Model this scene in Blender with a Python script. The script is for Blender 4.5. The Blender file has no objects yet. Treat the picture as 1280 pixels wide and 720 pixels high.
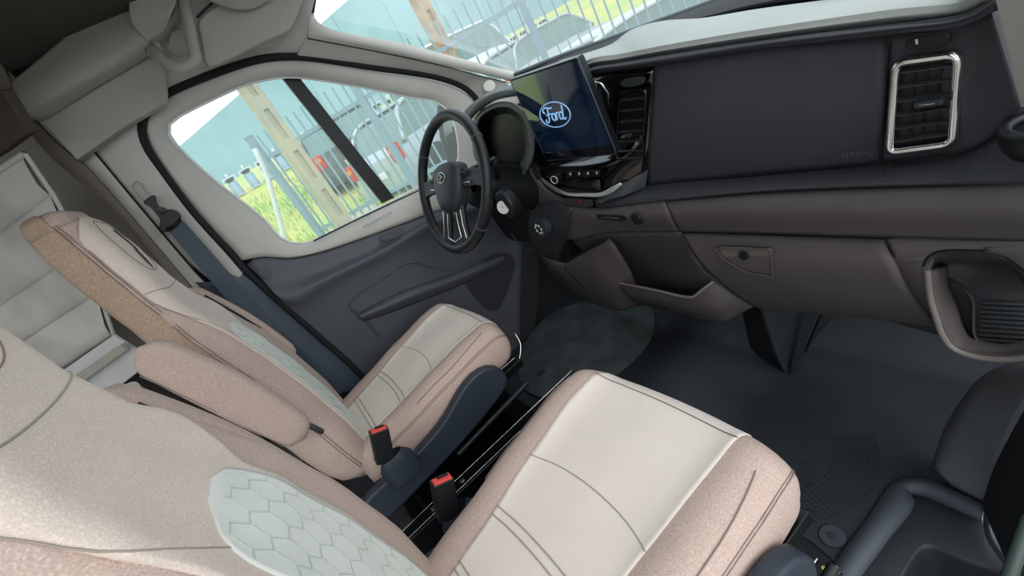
import bpy, bmesh, math, random
from mathutils import Vector, Matrix
random.seed(7)
SC = bpy.context.scene
COL = SC.collection
# ------------------------------------------------------------------ camera
F = 575.0
RX = Vector((0.49855883, 0.13840588, -0.8557353))     # world X, Y, Z written in (right, down, forward) of the camera
RY = Vector((0.73308661, -0.59415487, 0.33100454))
RZ = Vector((-0.46262632, -0.79235333, -0.39768466))
CAM = Vector((1.10, 0.157, 1.20))
cam_d = bpy.data.cameras.new('camera'); cam = bpy.data.objects.new('camera', cam_d); COL.objects.link(cam)
cam_d.sensor_fit = 'HORIZONTAL'; cam_d.sensor_width = 36.0; cam_d.lens = 36.0*F/1280.0
cam_d.clip_start = 0.02; cam_d.clip_end = 500
right = Vector((RX[0], RY[0], RZ[0])); down = Vector((RX[1], RY[1], RZ[1])); fwd = Vector((RX[2], RY[2], RZ[2]))
M = Matrix.Identity(4)
for i in range(3):
    M[i][0] = right[i]; M[i][1] = -down[i]; M[i][2] = -fwd[i]; M[i][3] = CAM[i]
cam.matrix_world = M
SC.camera = cam
# ------------------------------------------------------------------ sky, sun, exposure
SC.view_settings.view_transform = 'Standard'; SC.view_settings.look = 'None'
SC.view_settings.gamma = 1.0; SC.view_settings.use_curve_mapping = False
SC.view_settings.exposure = 0.48
wd = bpy.data.worlds.new('overcast_sky'); SC.world = wd; wd.use_nodes = True
wn = wd.node_tree.nodes; bg = wn['Background']
bg.inputs[0].default_value = (0.90, 0.965, 1.0, 1); bg.inputs[1].default_value = 1.32
sd = bpy.data.lights.new('sun', 'SUN'); sd.energy = 1.0; sd.angle = math.radians(55); sd.color = (1.0, 0.96, 0.9)
so = bpy.data.objects.new('sun', sd); COL.objects.link(so)
so.rotation_euler = Vector((1.0, -0.05, 0.62)).to_track_quat('Z', 'Y').to_euler(); so.location = (4, 0, 4)
# ------------------------------------------------------------------ helpers
def W(px, py, **k):
    """world point where the sight line of a measured photo point meets the plane X=, Y= or Z= the thing really stands on"""
    q = Vector(((px-640)/F, (py-360)/F, 1.0)); r = Vector((RX.dot(q), RY.dot(q), RZ.dot(q)))
    (ax, v), = k.items(); i = 'XYZ'.index(ax)
    return CAM + r*((v-CAM[i])/r[i])
def WP(px, py, p0, n):
    q = Vector(((px-640)/F, (py-360)/F, 1.0)); r = Vector((RX.dot(q), RY.dot(q), RZ.dot(q)))
    return CAM + r*((Vector(p0)-CAM).dot(n)/r.dot(n))
def L(ax, pts, v=None):
    return [W(p[0], p[1], **{ax: (p[2] if len(p) > 2 else v)}) for p in pts]
def lin(h):
    h = h.lstrip('#'); o = []
    for i in (0, 2, 4):
        c = int(h[i:i+2], 16)/255.0; o.append(c/12.92 if c <= .04045 else ((c+.055)/1.055)**2.4)
    return (*o, 1)
ORG = {}
def tag(o, label=None, cat=None, group=None, kind=None):
    if label: o['label'] = label
    if cat: o['category'] = cat
    if group: o['group'] = group
    if kind: o['kind'] = kind
    return o
def empty(name, loc, label=None, cat=None, group=None, kind=None):
    o = bpy.data.objects.new(name, None); COL.objects.link(o); o.location = loc; ORG[o.name] = Vector(loc)
    o.empty_display_size = .05
    return tag(o, label, cat, group, kind)
class MB:
    def __init__(s): s.v = []; s.f = []
    def add(s, vs, fs):
        b = len(s.v); s.v += [Vector(v) for v in vs]; s.f += [tuple(b+i for i in f) for f in fs]; return s
    def grid(s, rows, closed=False):
        n = len(rows[0]); m = len(rows); vs = [p for r in rows for p in r]; fs = []
        for i in range(m-1):
            for j in range(n if closed else n-1):
                k = (j+1) % n; fs.append((i*n+j, i*n+k, (i+1)*n+k, (i+1)*n+j))
        return s.add(vs, fs)
    def box(s, c, d, R=None):
        c = Vector(c); vs = []
        for x in (-1, 1):
            for y in (-1, 1):
                for z in (-1, 1):
                    p = Vector((x*d[0]/2, y*d[1]/2, z*d[2]/2)); vs.append(c + (R @ p if R else p))
        return s.add(vs, [(0, 1, 3, 2), (4, 6, 7, 5), (0, 4, 5, 1), (2, 3, 7, 6), (0, 2, 6, 4), (1, 5, 7, 3)])
    def tube(s, path, r, n=8, closed=False, cap=True):
        path = [Vector(p) for p in path]; m = len(path); rs = r if isinstance(r, (list, tuple)) else [r]*m
        rings = []; up = None
        for i, p in enumerate(path):
            a = path[(i-1) % m] if (closed or i > 0) else p; b = path[(i+1) % m] if (closed or i < m-1) else p
            t = (b-a).normalized()
            if up is None: up = Vector((0, 0, 1)) if abs(t.z) < .9 else Vector((1, 0, 0))
            u = (up - t*up.dot(t)).normalized(); w = t.cross(u); up = u
            rings.append([p + (u*math.cos(q)+w*math.sin(q))*rs[i] for q in [2*math.pi*k/n for k in range(n)]])
        if closed: rings.append(rings[0])
        b = len(s.v); s.grid(rings, True)
        if cap and not closed:
            s.f.append(tuple(b+k for k in reversed(range(n)))); s.f.append(tuple(b+(m-1)*n+k for k in range(n)))
        return s
    def disc(s, c, nrm, r, h, n=28, r2=None):
        nrm = Vector(nrm).normalized(); c = Vector(c); u = nrm.orthogonal().normalized(); w = nrm.cross(u)
        r2 = r if r2 is None else r2
        A = [c+(u*math.cos(q)+w*math.sin(q))*r for q in [2*math.pi*k/n for k in range(n)]]
        B = [c+nrm*h+(u*math.cos(q)+w*math.sin(q))*r2 for q in [2*math.pi*k/n for k in range(n)]]
        b = len(s.v); s.grid([A, B], True); s.f.append(tuple(b+n+k for k in range(n))); s.f.append(tuple(b+k for k in reversed(range(n))))
        return s
    def plate(s, pts, off):
        pts = [Vector(p) for p in pts]; n = len(pts); off = Vector(off); b = len(s.v)
        s.add(pts + [p+off for p in pts], [(i, (i+1) % n, n+(i+1) % n, n+i) for i in range(n)])
        s.f.append(tuple(b+i for i in reversed(range(n)))); s.f.append(tuple(b+n+i for i in range(n))); return s
    def build(s, name, mat, parent=None, smooth=True, bevel=0, subd=0, label=None, cat=None, group=None, kind=None, fixn=True):
        me = bpy.data.meshes.new(name)
        if parent is not None: o0 = ORG[parent.name]
        else:
            xs = [v.x for v in s.v]; ys = [v.y for v in s.v]; zs = [v.z for v in s.v]
            o0 = Vector(((min(xs)+max(xs))/2, (min(ys)+max(ys))/2, min(zs)))
        me.from_pydata([tuple(v-o0) for v in s.v], [], s.f)
        if fixn:
            bm = bmesh.new(); bm.from_mesh(me)
            bmesh.ops.recalc_face_normals(bm, faces=bm.faces); bm.to_mesh(me); bm.free()
        me.materials.append(mat)
        if smooth:
            for p in me.polygons: p.use_smooth = True
        o = bpy.data.objects.new(name, me); COL.objects.link(o)
        if parent is not None: o.parent = parent
        else: o.location = o0
        ORG[o.name] = o0.copy()
        if bevel:
            b = o.modifiers.new('bevel', 'BEVEL'); b.width = bevel; b.segments = 3; b.limit_method = 'ANGLE'; b.angle_limit = math.radians(35)
            b.harden_normals = False
        if subd:
            m = o.modifiers.new('sub', 'SUBSURF'); m.levels = subd; m.render_levels = subd
        if smooth and not subd:
            w = o.modifiers.new('wn', 'WEIGHTED_NORMAL'); w.keep_sharp = True
        return tag(o, label, cat, group, kind)
def cr(P, n, closed=False, linear=False):
    """resample a polyline to n points, evenly by length, smooth unless linear"""
    P = [Vector(p) for p in P]; m = len(P)
    if not linear and m > 2:
        out = []; rng = m if closed else m-1
        for i in range(rng):
            p0 = P[(i-1) % m] if (closed or i > 0) else P[0]*2-P[1]; p1 = P[i]; p2 = P[(i+1) % m]
            p3 = P[(i+2) % m] if (closed or i+2 < m) else P[-1]*2-P[-2]
            d0 = max((p1-p0).length, 1e-6)**.5; d1 = max((p2-p1).length, 1e-6)**.5; d2 = max((p3-p2).length, 1e-6)**.5
            m1 = (p2-p1) + ((p1-p0)/d0 - (p2-p0)/(d0+d1))*d1
            m2 = (p2-p1) + ((p3-p2)/d2 - (p3-p1)/(d1+d2))*d1
            for k in range(10):
                t = k/10; out.append(p1*(2*t**3-3*t*t+1)+m1*(t**3-2*t*t+t)+p2*(-2*t**3+3*t*t)+m2*(t**3-t*t))
        if not closed: out.append(P[-1])
        P = out
    elif closed: P = P[:]
    if closed: P = P + [P[0]]
    s = [0]
    for i in range(1, len(P)): s.append(s[-1]+(P[i]-P[i-1]).length)
    tot = s[-1]; res = []; j = 0; cnt = n if closed else n-1
    for k in range(n):
        t = tot*k/cnt
        while j < len(P)-2 and s[j+1] < t: j += 1
        d = s[j+1]-s[j]; q = (t-s[j])/d if d > 1e-9 else 0
        res.append(P[j].lerp(P[j+1], min(max(q, 0), 1)))
    return res
def sheet_rows(rows, n=24, linear=False, dense=0, closed=False):
    R = [cr(r, n, closed, linear) for r in rows]
    if dense and len(R) > 2:
        cols = [cr([R[i][j] for i in range(len(R))], dense) for j in range(n)]
        R = [[cols[j][i] for j in range(n)] for i in range(dense)]
    return R
def sheet(name, rows, mat, parent=None, n=24, linear=False, dense=0, th=.008, closed=False, smooth=True, **kw):
    """a skin through rows of points, with real thickness behind the side seen from the cab"""
    R = sheet_rows(rows, n, linear, dense, closed); m = len(R); n = len(R[0])
    N = []
    for i in range(m):
        row = []
        for j in range(n):
            a = R[i][(j+1) % n] if (closed or j < n-1) else R[i][j]; b = R[i][(j-1) % n] if (closed or j > 0) else R[i][j]
            c = R[min(i+1, m-1)][j]; d = R[max(i-1, 0)][j]
            v = (a-b).cross(c-d)
            v = v.normalized() if v.length > 1e-12 else Vector((0, 0, 1)); row.append(v)
        N.append(row)
    mid = N[m//2][n//2]; inside = Vector((.2, .2, 1.0))
    if mid.dot(inside-R[m//2][n//2]) < 0: N = [[-v for v in r] for r in N]
    B = [[R[i][j]-N[i][j]*th for j in range(n)] for i in range(m)]
    mb = MB(); mb.grid(R, closed); k = len(mb.v); mb.grid([list(r) for r in B], closed)
    for i in range(m-1):
        if not closed:
            mb.f.append((i*n, (i+1)*n, k+(i+1)*n, k+i*n)); a = i*n+n-1; mb.f.append((a, a+n, k+a+n, k+a))
    for j in range(n if closed else n-1):
        q = (j+1) % n
        mb.f.append((j, q, k+q, k+j)); a = (m-1)*n; mb.f.append((a+j, a+q, k+a+q, k+a+j))
    return mb.build(name, mat, parent, smooth, **kw)
def tube(name, path, r, mat, parent=None, n=8, closed=False, res=None, **kw):
    if res: path = cr(path, res, closed)
    return MB().tube(path, r, n, closed).build(name, mat, parent, **kw)
def plate(name, pts, off, mat, parent=None, smooth=False, **kw):
    return MB().plate(pts, off).build(name, mat, parent, smooth, **kw)
def interp(T, x):
    if x <= T[0][0]: return T[0][1:]
    for a, b in zip(T, T[1:]):
        if x <= b[0]:
            t = (x-a[0])/(b[0]-a[0]); t = t*t*(3-2*t)*.5+t*.5
            return tuple(p+(q-p)*t for p, q in zip(a[1:], b[1:]))
    return T[-1][1:]
# ------------------------------------------------------------------ materials
def mat(name, col, rough=.6, bump=0, bscale=400, metal=0, spec=.4, speck=0, sscale=600, emit=None, coat=0, col2=None, vscale=6, vmix=0):
    m = bpy.data.materials.new(name); m.use_nodes = True; nt = m.node_tree; p = nt.nodes['Principled BSDF']
    c = lin(col) if isinstance(col, str) else (*col, 1)
    p.inputs['Base Color'].default_value = c; p.inputs['Roughness'].default_value = rough
    p.inputs['Metallic'].default_value = metal; p.inputs['Specular IOR Level'].default_value = spec
    if coat: p.inputs['Coat Weight'].default_value = coat; p.inputs['Coat Roughness'].default_value = .05
    tc = nt.nodes.new('ShaderNodeTexCoord')
    last = None
    def noise(sc, det=4):
        n = nt.nodes.new('ShaderNodeTexNoise'); n.inputs['Scale'].default_value = sc; n.inputs['Detail'].default_value = det
        nt.links.new(tc.outputs['Object'], n.inputs['Vector']); return n
    def mixc(a, b, fac_socket):
        x = nt.nodes.new('ShaderNodeMix'); x.data_type = 'RGBA'
        if isinstance(a, tuple): x.inputs[6].default_value = a
        else: nt.links.new(a, x.inputs[6])
        x.inputs[7].default_value = b; nt.links.new(fac_socket, x.inputs[0]); return x.outputs[2]
    def ramp(sock, a, b):
        r = nt.nodes.new('ShaderNodeMapRange'); r.inputs['From Min'].default_value = a; r.inputs['From Max'].default_value = b
        nt.links.new(sock, r.inputs['Value']); return r.outputs[0]
    cur = c
    vm = vmix if vmix else .12
    c2 = lin(col2) if col2 else (c[0]*.86, c[1]*.86, c[2]*.88, 1)
    cur = mixc(c, c2, ramp(noise(vscale, 5).outputs[0], .42, .62 if vmix else .85))
    if speck:
        lt = tuple(min(1, v*(1+speck)+.02) for v in c[:3])+(1,); dk = tuple(v*(1-speck) for v in c[:3])+(1,)
        nn = noise(sscale, 2)
        cur = mixc(cur, lt, ramp(nn.outputs[0], .52, .75)); cur = mixc(cur, dk, ramp(nn.outputs[0], .48, .25))
    nt.links.new(cur, p.inputs['Base Color'])
    if bump:
        b = nt.nodes.new('ShaderNodeBump'); b.inputs['Strength'].default_value = bump; b.inputs['Distance'].default_value = .0015
        nt.links.new(noise(bscale, 3).outputs[0], b.inputs['Height']); nt.links.new(b.outputs[0], p.inputs['Normal'])
    if emit:
        p.inputs['Emission Color'].default_value = lin(emit[0]); p.inputs['Emission Strength'].default_value = emit[1]
    return m
pinkf = mat('rose_taupe_fabric', '#b9a49a', .95, .55, 700, speck=.22, sscale=380, spec=.15)
beigef = mat('beige_fabric', '#d3c4b9', .95, .5, 700, speck=.13, sscale=380, spec=.15)
creamf = mat('ivory_fabric', '#ded3ca', .95, .35, 900, speck=.05, sscale=500, spec=.15)
mintf = mat('pale_mint_fabric', '#dadcd6', .95, .3, 900, speck=.04, sscale=500, spec=.15)
brownf = mat('brown_side_fabric', '#a8917f', .95, .6, 600, speck=.3, sscale=330, spec=.1)
seamm = mat('dark_seam_thread', '#857670', .9)
seaml = mat('soft_seam_thread', '#a39a90', .9)  # paler thread for the seam across the headrest neck
navy = mat('navy_plastic', '#2c343f', .45, .25, 900)
blackp = mat('black_plastic', '#15181b', .45, .15, 900)
blackm = mat('black_painted_metal', '#0d0f11', .3, metal=.4)
steel = mat('bright_steel', '#c9c9c6', .25, metal=1)
chrome = mat('chrome', '#ecebe8', .16, metal=1)
red = mat('red_button', '#e0453f', .45)
gloss = mat('piano_black', '#0b0c0e', .12, spec=.6, coat=1)
dashd = mat('charcoal_dash_plastic', '#3d3e43', .55, .3, 1200)
dashb = mat('brown_grey_dash_plastic', '#504a49', .6, .25, 1200)
padm = mat('grey_dash_top_plastic', '#a3a8a4', .7, .5, 900, speck=.08, sscale=900)
darkr = mat('dark_rubber', '#16191b', .8)
slatm = mat('vent_black', '#3a3d40', .45)
doord = mat('slate_door_plastic', '#4b4e56', .45, .3, 1200)
doorg = mat('dark_grille', '#2c2e33', .8, 1.0, 260)
trimg = mat('pale_grey_trim', '#c0bdb6', .6, .2, 1500)
trimd = mat('warm_grey_trim', '#a5a298', .7, .2, 1500)
trimv = mat('visor_vinyl', '#aba79f', .75, .2, 900)
shelfm = mat('olive_beige_moulding', '#a39e93', .65, .2, 900)
headm = mat('dark_brown_headliner', '#4b443e', .95, .6, 500, speck=.2)
pipem = mat('brown_edge_trim', '#6b6259', .7)
rubberm = mat('charcoal_floor_rubber', '#2a2e34', .42, .7, 1500, col2='#31363d', vscale=4, vmix=1)
dustym = mat('worn_floor_rubber', '#3a4245', .6, .5, 500, col2='#4a5355', vscale=9, vmix=1)
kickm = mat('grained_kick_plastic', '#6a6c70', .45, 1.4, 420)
blindm = mat('off_white_blind_fabric', '#c4c1bb', .8, .2, 40, col2='#b2aea8', vscale=5, vmix=1)
tablem = mat('pale_laminate', '#c6c7c6', .5)
woodm = mat('dark_wood_laminate', '#3b3230', .6)
wallm = mat('greige_wall', '#b9b3ab', .8)
beltm = mat('slate_belt_webbing', '#4d5966', .45, .8, 900)
leather = mat('black_leather', '#1b1e21', .42, .35, 900)
greyhub = mat('graphite_plastic', '#2c3033', .5, .2, 900)
whitep = mat('white_plastic', '#e4e4e0', .5)
def grass_mat():
    m = mat('meadow_grass', '#a9bd66', .9, col2='#cbc36e', vscale=.55, vmix=1, bump=0)
    return m
grassm = grass_mat()
dirt = mat('pale_gravel_path', '#b9b4a4', .9, speck=.1, sscale=30)
steelg = mat('blue_grey_fence_paint', '#7f99a6', .5)
concr = mat('weathered_concrete', '#b3ab90', .9, col2='#a2a08c', vscale=4, vmix=1)
tealm = mat('teal_sheet_cladding', '#84a4b0', .7, col2='#8cacb7', vscale=.3, vmix=1)
glassc = mat('vehicle_glass', '#6d8884', .15)
carsil = mat('silver_car_paint', '#aeb9bf', .25, metal=.3, coat=.5)
cardark = mat('dark_green_car_paint', '#2b3a38', .3, coat=.5)
carwhite = mat('white_car_paint', '#d8dedd', .3, coat=.5)
redlamp = mat('red_tail_lamp', '#c81a1a', .3)
orange = mat('amber_tail_lamp', '#e98a28', .3)
tankm = mat('pale_blue_tank', '#9fb6cc', .5)
mirrorm = mat('mirror_glass', '#d8e0dc', .03, metal=1)
def glass_mat(name, tint, haze):
    m = bpy.data.materials.new(name); m.use_nodes = True; nt = m.node_tree; nt.nodes.clear()
    o = nt.nodes.new('ShaderNodeOutputMaterial'); t = nt.nodes.new('ShaderNodeBsdfTransparent'); t.inputs[0].default_value = (*tint, 1)
    g = nt.nodes.new('ShaderNodeBsdfGlossy'); g.inputs['Roughness'].default_value = .03
    fz = nt.nodes.new('ShaderNodeFresnel'); fz.inputs[0].default_value = 1.3
    mu = nt.nodes.new('ShaderNodeMath'); mu.operation = 'MULTIPLY'; mu.inputs[1].default_value = .22; nt.links.new(fz.outputs[0], mu.inputs[0])
    mx = nt.nodes.new('ShaderNodeMixShader'); nt.links.new(mu.outputs[0], mx.inputs[0]); nt.links.new(t.outputs[0], mx.inputs[1]); nt.links.new(g.outputs[0], mx.inputs[2])
    d = nt.nodes.new('ShaderNodeBsdfTranslucent'); d.inputs[0].default_value = (.88, .94, .98, 1)
    m2 = nt.nodes.new('ShaderNodeMixShader'); m2.inputs[0].default_value = haze
    nt.links.new(mx.outputs[0], m2.inputs[1]); nt.links.new(d.outputs[0], m2.inputs[2]); nt.links.new(m2.outputs[0], o.inputs[0])
    return m
glassm = glass_mat('window_glass', (.91, .955, .985), .09)
wsglass = glass_mat('windscreen_glass', (.91, .955, .985), .15)
def screen_mat():
    m = mat('screen_glass', '#081222', .06, spec=.8, coat=1, emit=('#1c3a63', .07)); return m
screenm = screen_mat()
logoglow = mat('lit_screen_graphic', '#9cc4ee', .4, emit=('#8fbcf0', .32))
# ================================================================== SETTING: body shell of the cab
def floor_z(x, y):
    z = 0.0
    if y > .55:
        k = min((y-.55)/.35, 1.0)
        h = max(0.0, 1-abs(x-.02)/.30); z += .075*(h*h*(3-2*h))*k
    if y > 1.28: z += (y-1.28)**1.15*1.6
    return z
mb = MB(); xs = [-.98+i*.02 for i in range(100)]; ys = [-3.6+i*.2 for i in range(19)]+[.05+i*.035 for i in range(46)]
idx = {}
def fv(i, j):
    if (i, j) not in idx: idx[(i, j)] = len(mb.v); mb.v.append(Vector((xs[i], ys[j], floor_z(xs[i], ys[j]))))
    return idx[(i, j)]
for i in range(99):
    for j in range(len(ys)-1):
        if xs[i] >= (.70 if ys[j] > .60 else .76) and ys[j] < .895 and ys[j] > .1: continue
        mb.f.append((fv(i, j), fv(i+1, j), fv(i+1, j+1), fv(i, j+1)))
n0 = len(mb.v); mb.v += [v-Vector((0, 0, .012)) for v in mb.v]; mb.f += [tuple(n0+k for k in reversed(f)) for f in mb.f]
fl = mb.build('floor', rubberm, kind='structure', label='charcoal rubber floor of the cab', fixn=False)
# embossed foot pattern on the passenger floor: raised ribs
mb = MB()
for R0, R1, cx, cy, a0, a1 in ((.10, .14, .42, .80, -2.6, .6), (.17, .26, .40, .86, -1.0, .7)):
    r = R0
    while r < R1:
        k = int((a1-a0)*r/.012)
        for q in range(k):
            a = a0+(a1-a0)*q/k + (.5/k if int(r*1000) % 2 else 0)
            p = Vector((cx+math.cos(a)*r, cy+math.sin(a)*r*.9, 0)); p.z = floor_z(p.x, p.y)
            if p.x > .67 or p.y > 1.2: continue
            mb.box(p+Vector((0, 0, .0005)), (.007, .004, .0045), Matrix.Rotation(a+.6, 3, 'Z'))
        r += .011
mb.build('anti_slip_pattern', rubberm, fl, smooth=False, kind='stuff')
# outer skin of the body, seen only through gaps between the trims
plate('wall_left_skin', [(-1.0, -.12, 1.60), (-1.0, .80, 1.60), (-.97, .85, 1.80), (-.9, .5, 1.93), (-1.0, -.12, 1.93)], (-.02, 0, 0), darkr, kind='structure', label='dark roof side skin above the driver door')
plate('wall_left_sill', [(-.955, -.12, -.1), (-.955, 1.6, -.1), (-.955, 1.6, 1.0), (-.955, 1.28, 1.05), (-.955, 1.15, .80), (-.955, .24, .98), (-.955, .12, 1.3), (-.955, .06, 1.5), (-.955, -.12, 1.55)], (-.02, 0, 0), darkr, kind='structure', label='dark body side behind the door card')
# firewall
sheet('wall_front', [[(-.95, 1.30, 0), (.3, 1.34, 0), (1.0, 1.3, 0)], [(-.95, 1.42, .4), (.3, 1.45, .4), (1.0, 1.4, .4)], [(-.95, 1.48, 1.0), (.3, 1.52, 1.0), (1.0, 1.45, .95)]], darkr, n=8, kind='structure', label='dark bulkhead below the dashboard')
for nm_, q_ in (('ceiling_rear', [(-.98, -3.6), (1.0, -3.6), (1.0, -2.0), (-.98, -2.0)]), ('ceiling_side', [(-.98, -2.0), (-.62, -2.0), (-.62, -.9), (-.98, -.9)]), ('ceiling_middle', [(.42, -2.0), (1.0, -2.0), (1.0, -.9), (.42, -.9)])):  # unseen roof opening, added so daylight brightens the blind
    plate(nm_, [(x, y, 1.90) for x, y in q_], (0, 0, .03), headm, kind='structure', label='headliner around the unseen skylight added to light the rear')
for a_, b_ in (((-.62, -2.0), (.42, -2.0)), ((.42, -2.0), (.42, -.9)), ((.42, -.9), (-.62, -.9)), ((-.62, -.9), (-.62, -2.0))):
    MB().tube([(a_[0], a_[1], 1.90), (b_[0], b_[1], 1.90)], .02).build('trim_18', trimg, kind='structure', label='pale frame edge of the unseen skylight added for light')
plate('ceiling', [(-.98, -.9, 1.90), (1.0, -.9, 1.90), (1.0, .55, 1.90), (.8, .88, 1.80), (-.8, .88, 1.80), (-.98, .5, 1.90)], (0, 0, .03), headm, kind='structure', label='dark brown headliner above the seats')
plate('wall_left', [(-1.45, -3.6, -.1), (-1.45, -.13, -.1), (-1.45, -.13, 1.95), (-1.45, -3.6, 1.95)], (-.02, 0, 0), wallm, kind='structure', label='greige side wall behind the driver seat')
plate('wall_return', [(-1.45, -.13, -.1), (-.97, -.13, -.1), (-.97, -.13, 1.95), (-1.45, -.13, 1.95)], (0, .015, 0), wallm, kind='structure', label='short return wall where the living area widens')
plate('floor_widening', [(-1.45, -3.6, -.03), (-.98, -3.6, -.03), (-.98, -.13, -.03), (-1.45, -.13, -.03)], (0, 0, .03), woodm, kind='structure', label='floor edge of the wider living area')
plate('ceiling_widening', [(-1.45, -3.6, 1.90), (-.98, -3.6, 1.90), (-.98, -.13, 1.90), (-1.45, -.13, 1.90)], (0, 0, .03), headm, kind='structure', label='headliner edge of the wider living area')
plate('wall_rear', [(-1.45, -3.6, -.1), (1.0, -3.6, -.1), (1.0, -3.6, 1.95), (-1.45, -3.6, 1.95)], (0, -.02, 0), wallm, kind='structure', label='greige rear wall of the van')
plate('wall_right', [(1.0, -3.6, -.1), (1.0, -2.2, -.1), (1.0, -2.2, 1.95), (1.0, -3.6, 1.95)], (.02, 0, 0), wallm, kind='structure', label='greige right wall far behind the seats')
# ---------------------------------------------------------------- driver door
door = empty('door_1', (-.92, .6, .1), 'driver door with pale window surround and slate lower card', kind='structure')
opening = [(208,159),(215,150),(260,126),(308,105),(350,96.5),(374,96.5),(444,107),(513,121),(545,126),(558,135),(567,150),(574,197),(565,215),(524,234),(496,249),(440,278),(388,303),(367.5,305),(350,298),(329,275),(263,223),(225,188),(211,171)]
outer = [(183,172),(180,153),(199,127),(267,96),(329,77),(374,75),(458,87),(555,103),(585,117),(600,132),(606,150),(609,200),(606,236),(525,271),(455,297),(394,317),(356,323),(341,321),(316,323),(309,330),(291,312),(250,268),(208,215)]
def ring_align(P, n, a0):
    c = sum(P, Vector())/len(P); R = cr(P, 240, True)
    ang = [math.atan2(p.z-c.z, p.y-c.y) for p in R]
    out = []
    for k in range(n):
        t = a0+2*math.pi*k/n
        j = min(range(240), key=lambda i: abs((ang[i]-t+math.pi) % (2*math.pi)-math.pi)); out.append(R[j])
    return out
NR = 96
ri = ring_align(L('X', opening, -.935), NR, 2.2); ro = ring_align(L('X', outer, -.905), NR, 2.2)
ri2 = ring_align(L('X', opening, -.925), NR, 2.2)
rm = [a.lerp(b, .30)+Vector((.018, 0, 0)) for a, b in zip(ri2, ro)]
rm2 = [a.lerp(b, .82)+Vector((.018, 0, 0)) for a, b in zip(ri2, ro)]
def ringsheet(name, rows, mat, parent, th=.01, **kw):
    mb = MB(); mb.grid(rows, True); k = len(mb.v); mb.grid([[p-Vector((th, 0, 0)) for p in r] for r in rows], True); n = len(rows[0]); m = len(rows)
    for j in range(n):
        q = (j+1) % n; mb.f.append((j, q, k+q, k+j)); a = (m-1)*n; mb.f.append((a+j, a+q, k+a+q, k+a+j))
    return mb.build(name, mat, parent, **kw)
ringsheet('window_surround', [ri, ri2, rm, rm2, ro], trimg, door)
ins = [p+(sum(ri, Vector())/NR-p)*.012 + Vector((.006, 0, 0)) for p in ri]
tube('glass_run_seal', ins, .0045, whitep, door, 6, True)
MB().plate([p+Vector((-.012, 0, 0)) for p in ri], (-.004, 0, 0)).build('window_pane', glassm, door, smooth=False)
bar = L('X', [(350, 94), (372, 94), (493, 247), (478, 254)], -.945)
plate('division_bar', bar, (-.02, 0, 0), blackp, door)
tube('belt_weatherstrip', L('X', [(392, 301), (440, 277), (497, 250), (528, 236)], -.918), .003, blackp, door)
# lower card
top = [(309,331),(316,324),(341,322),(356,324),(394,318),(455,298),(525,272),(606,237),(640,222)]
card_rows = [L('X', top, -.90),
 L('X', [(330,352),(345,352),(375,350),(410,338),(470,312),(531,278),(590,253),(645,232)], -.885),
 L('X', [(345,368),(362,376),(400,352),(475,315),(531,283),(580,264),(618,252),(648,245)], -.855),
 L('X', [(352,378),(369,386),(408,364),(481,327),(537,295),(584,275),(620,262),(650,255)], -.875),
 L('X', [(395,420),(420,430),(460,410),(520,380),(560,350),(600,330),(630,315),(652,305)], -.885),
 L('X', [(445,462),(470,470),(520,455),(560,440),(600,430),(625,425),(640,420),(650,415)], -.885),
 L('X', [(470,520),(500,525),(550,510),(590,500),(620,495),(640,490),(650,485),(655,480)], -.885)]
sheet('door_card', card_rows, doord, door, n=40, dense=60, th=.012)
pocket = [(438,387),(437,378),(446,369),(475,350),(503,331),(518,328),(540,334),(556,337),(580,330),(612,318),(640,310),(640,400),(600,420),(520,430),(474,420)]
tube('pocket_edge', cr(L('X', [(474,420),(450,394),(438,385),(437,378),(446,369),(475,350),(503,331),(518,328),(540,334),(560,336),(585,328),(622,316)], -.878), 60), .0045, doord, door)
sheet('door_pull', [L('X', [(448,392),(480,375),(520,358),(560,345),(600,328),(628,318)], -.872), L('X', [(450,396),(484,382),(524,365),(563,351),(603,335),(630,322)], -.845), L('X', [(455,402),(490,390),(530,375),(568,360),(606,342),(632,330)], -.872)], doord, door, n=30, dense=10)
g = L('X', [(581,351),(582,345),(612,320),(637,318),(643,326),(622,386),(612,387),(588,364)], -.878)
plate('speaker_grille', cr(g, 40, True), (.006, 0, 0), doorg, door)
tube('grille_rim', cr(g, 60, True), .003, doord, door, 6, True)
g = L('X', [(476,301),(476,293),(482,290),(500,283),(503,288),(500,294)], -.868)
plate('door_handle_cover', cr(g, 20, True), (.008, 0, 0), doord, door, bevel=.002)
g = L('X', [(322,340),(325,334),(334,334),(339,342),(337,349),(331,347)], -.885)
plate('screw_cover', cr(g, 20, True), (.004, 0, 0), doord, door, bevel=.001)
# fine print sticker band on the surround
mb = MB()
for k in range(9):
    p = W(456+k*4, 283-k*2.1, X=-.884); mb.box(p, (.002, .006, .010))
mb.build('printed_mark', mat('pale_blue_print', '#9aa7c4', .6), door, smooth=False)
# seal
sealp = [(609,150),(600,130),(585,113),(555,99),(458,83),(374,71),(329,73),(267,92),(201,122),(178,150),(180,178),(206,219),(246,272),(289,318),(306,338),(341,370),(395,418),(447,465),(480,510)]
tube('trim_1', L('X', sealp, -.885), .0135, darkr, res=90, kind='structure', label='black rubber seal around the driver door opening')
# rear edge post of door area and front dark post
sheet('trim_2', [L('X', [(640,215),(646,300),(648,380),(640,440)], -.895), L('X', [(668,215),(672,300),(672,380),(662,440)], -.86)], darkr, n=12, kind='structure', label='dark post at the front of the driver door')
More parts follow.
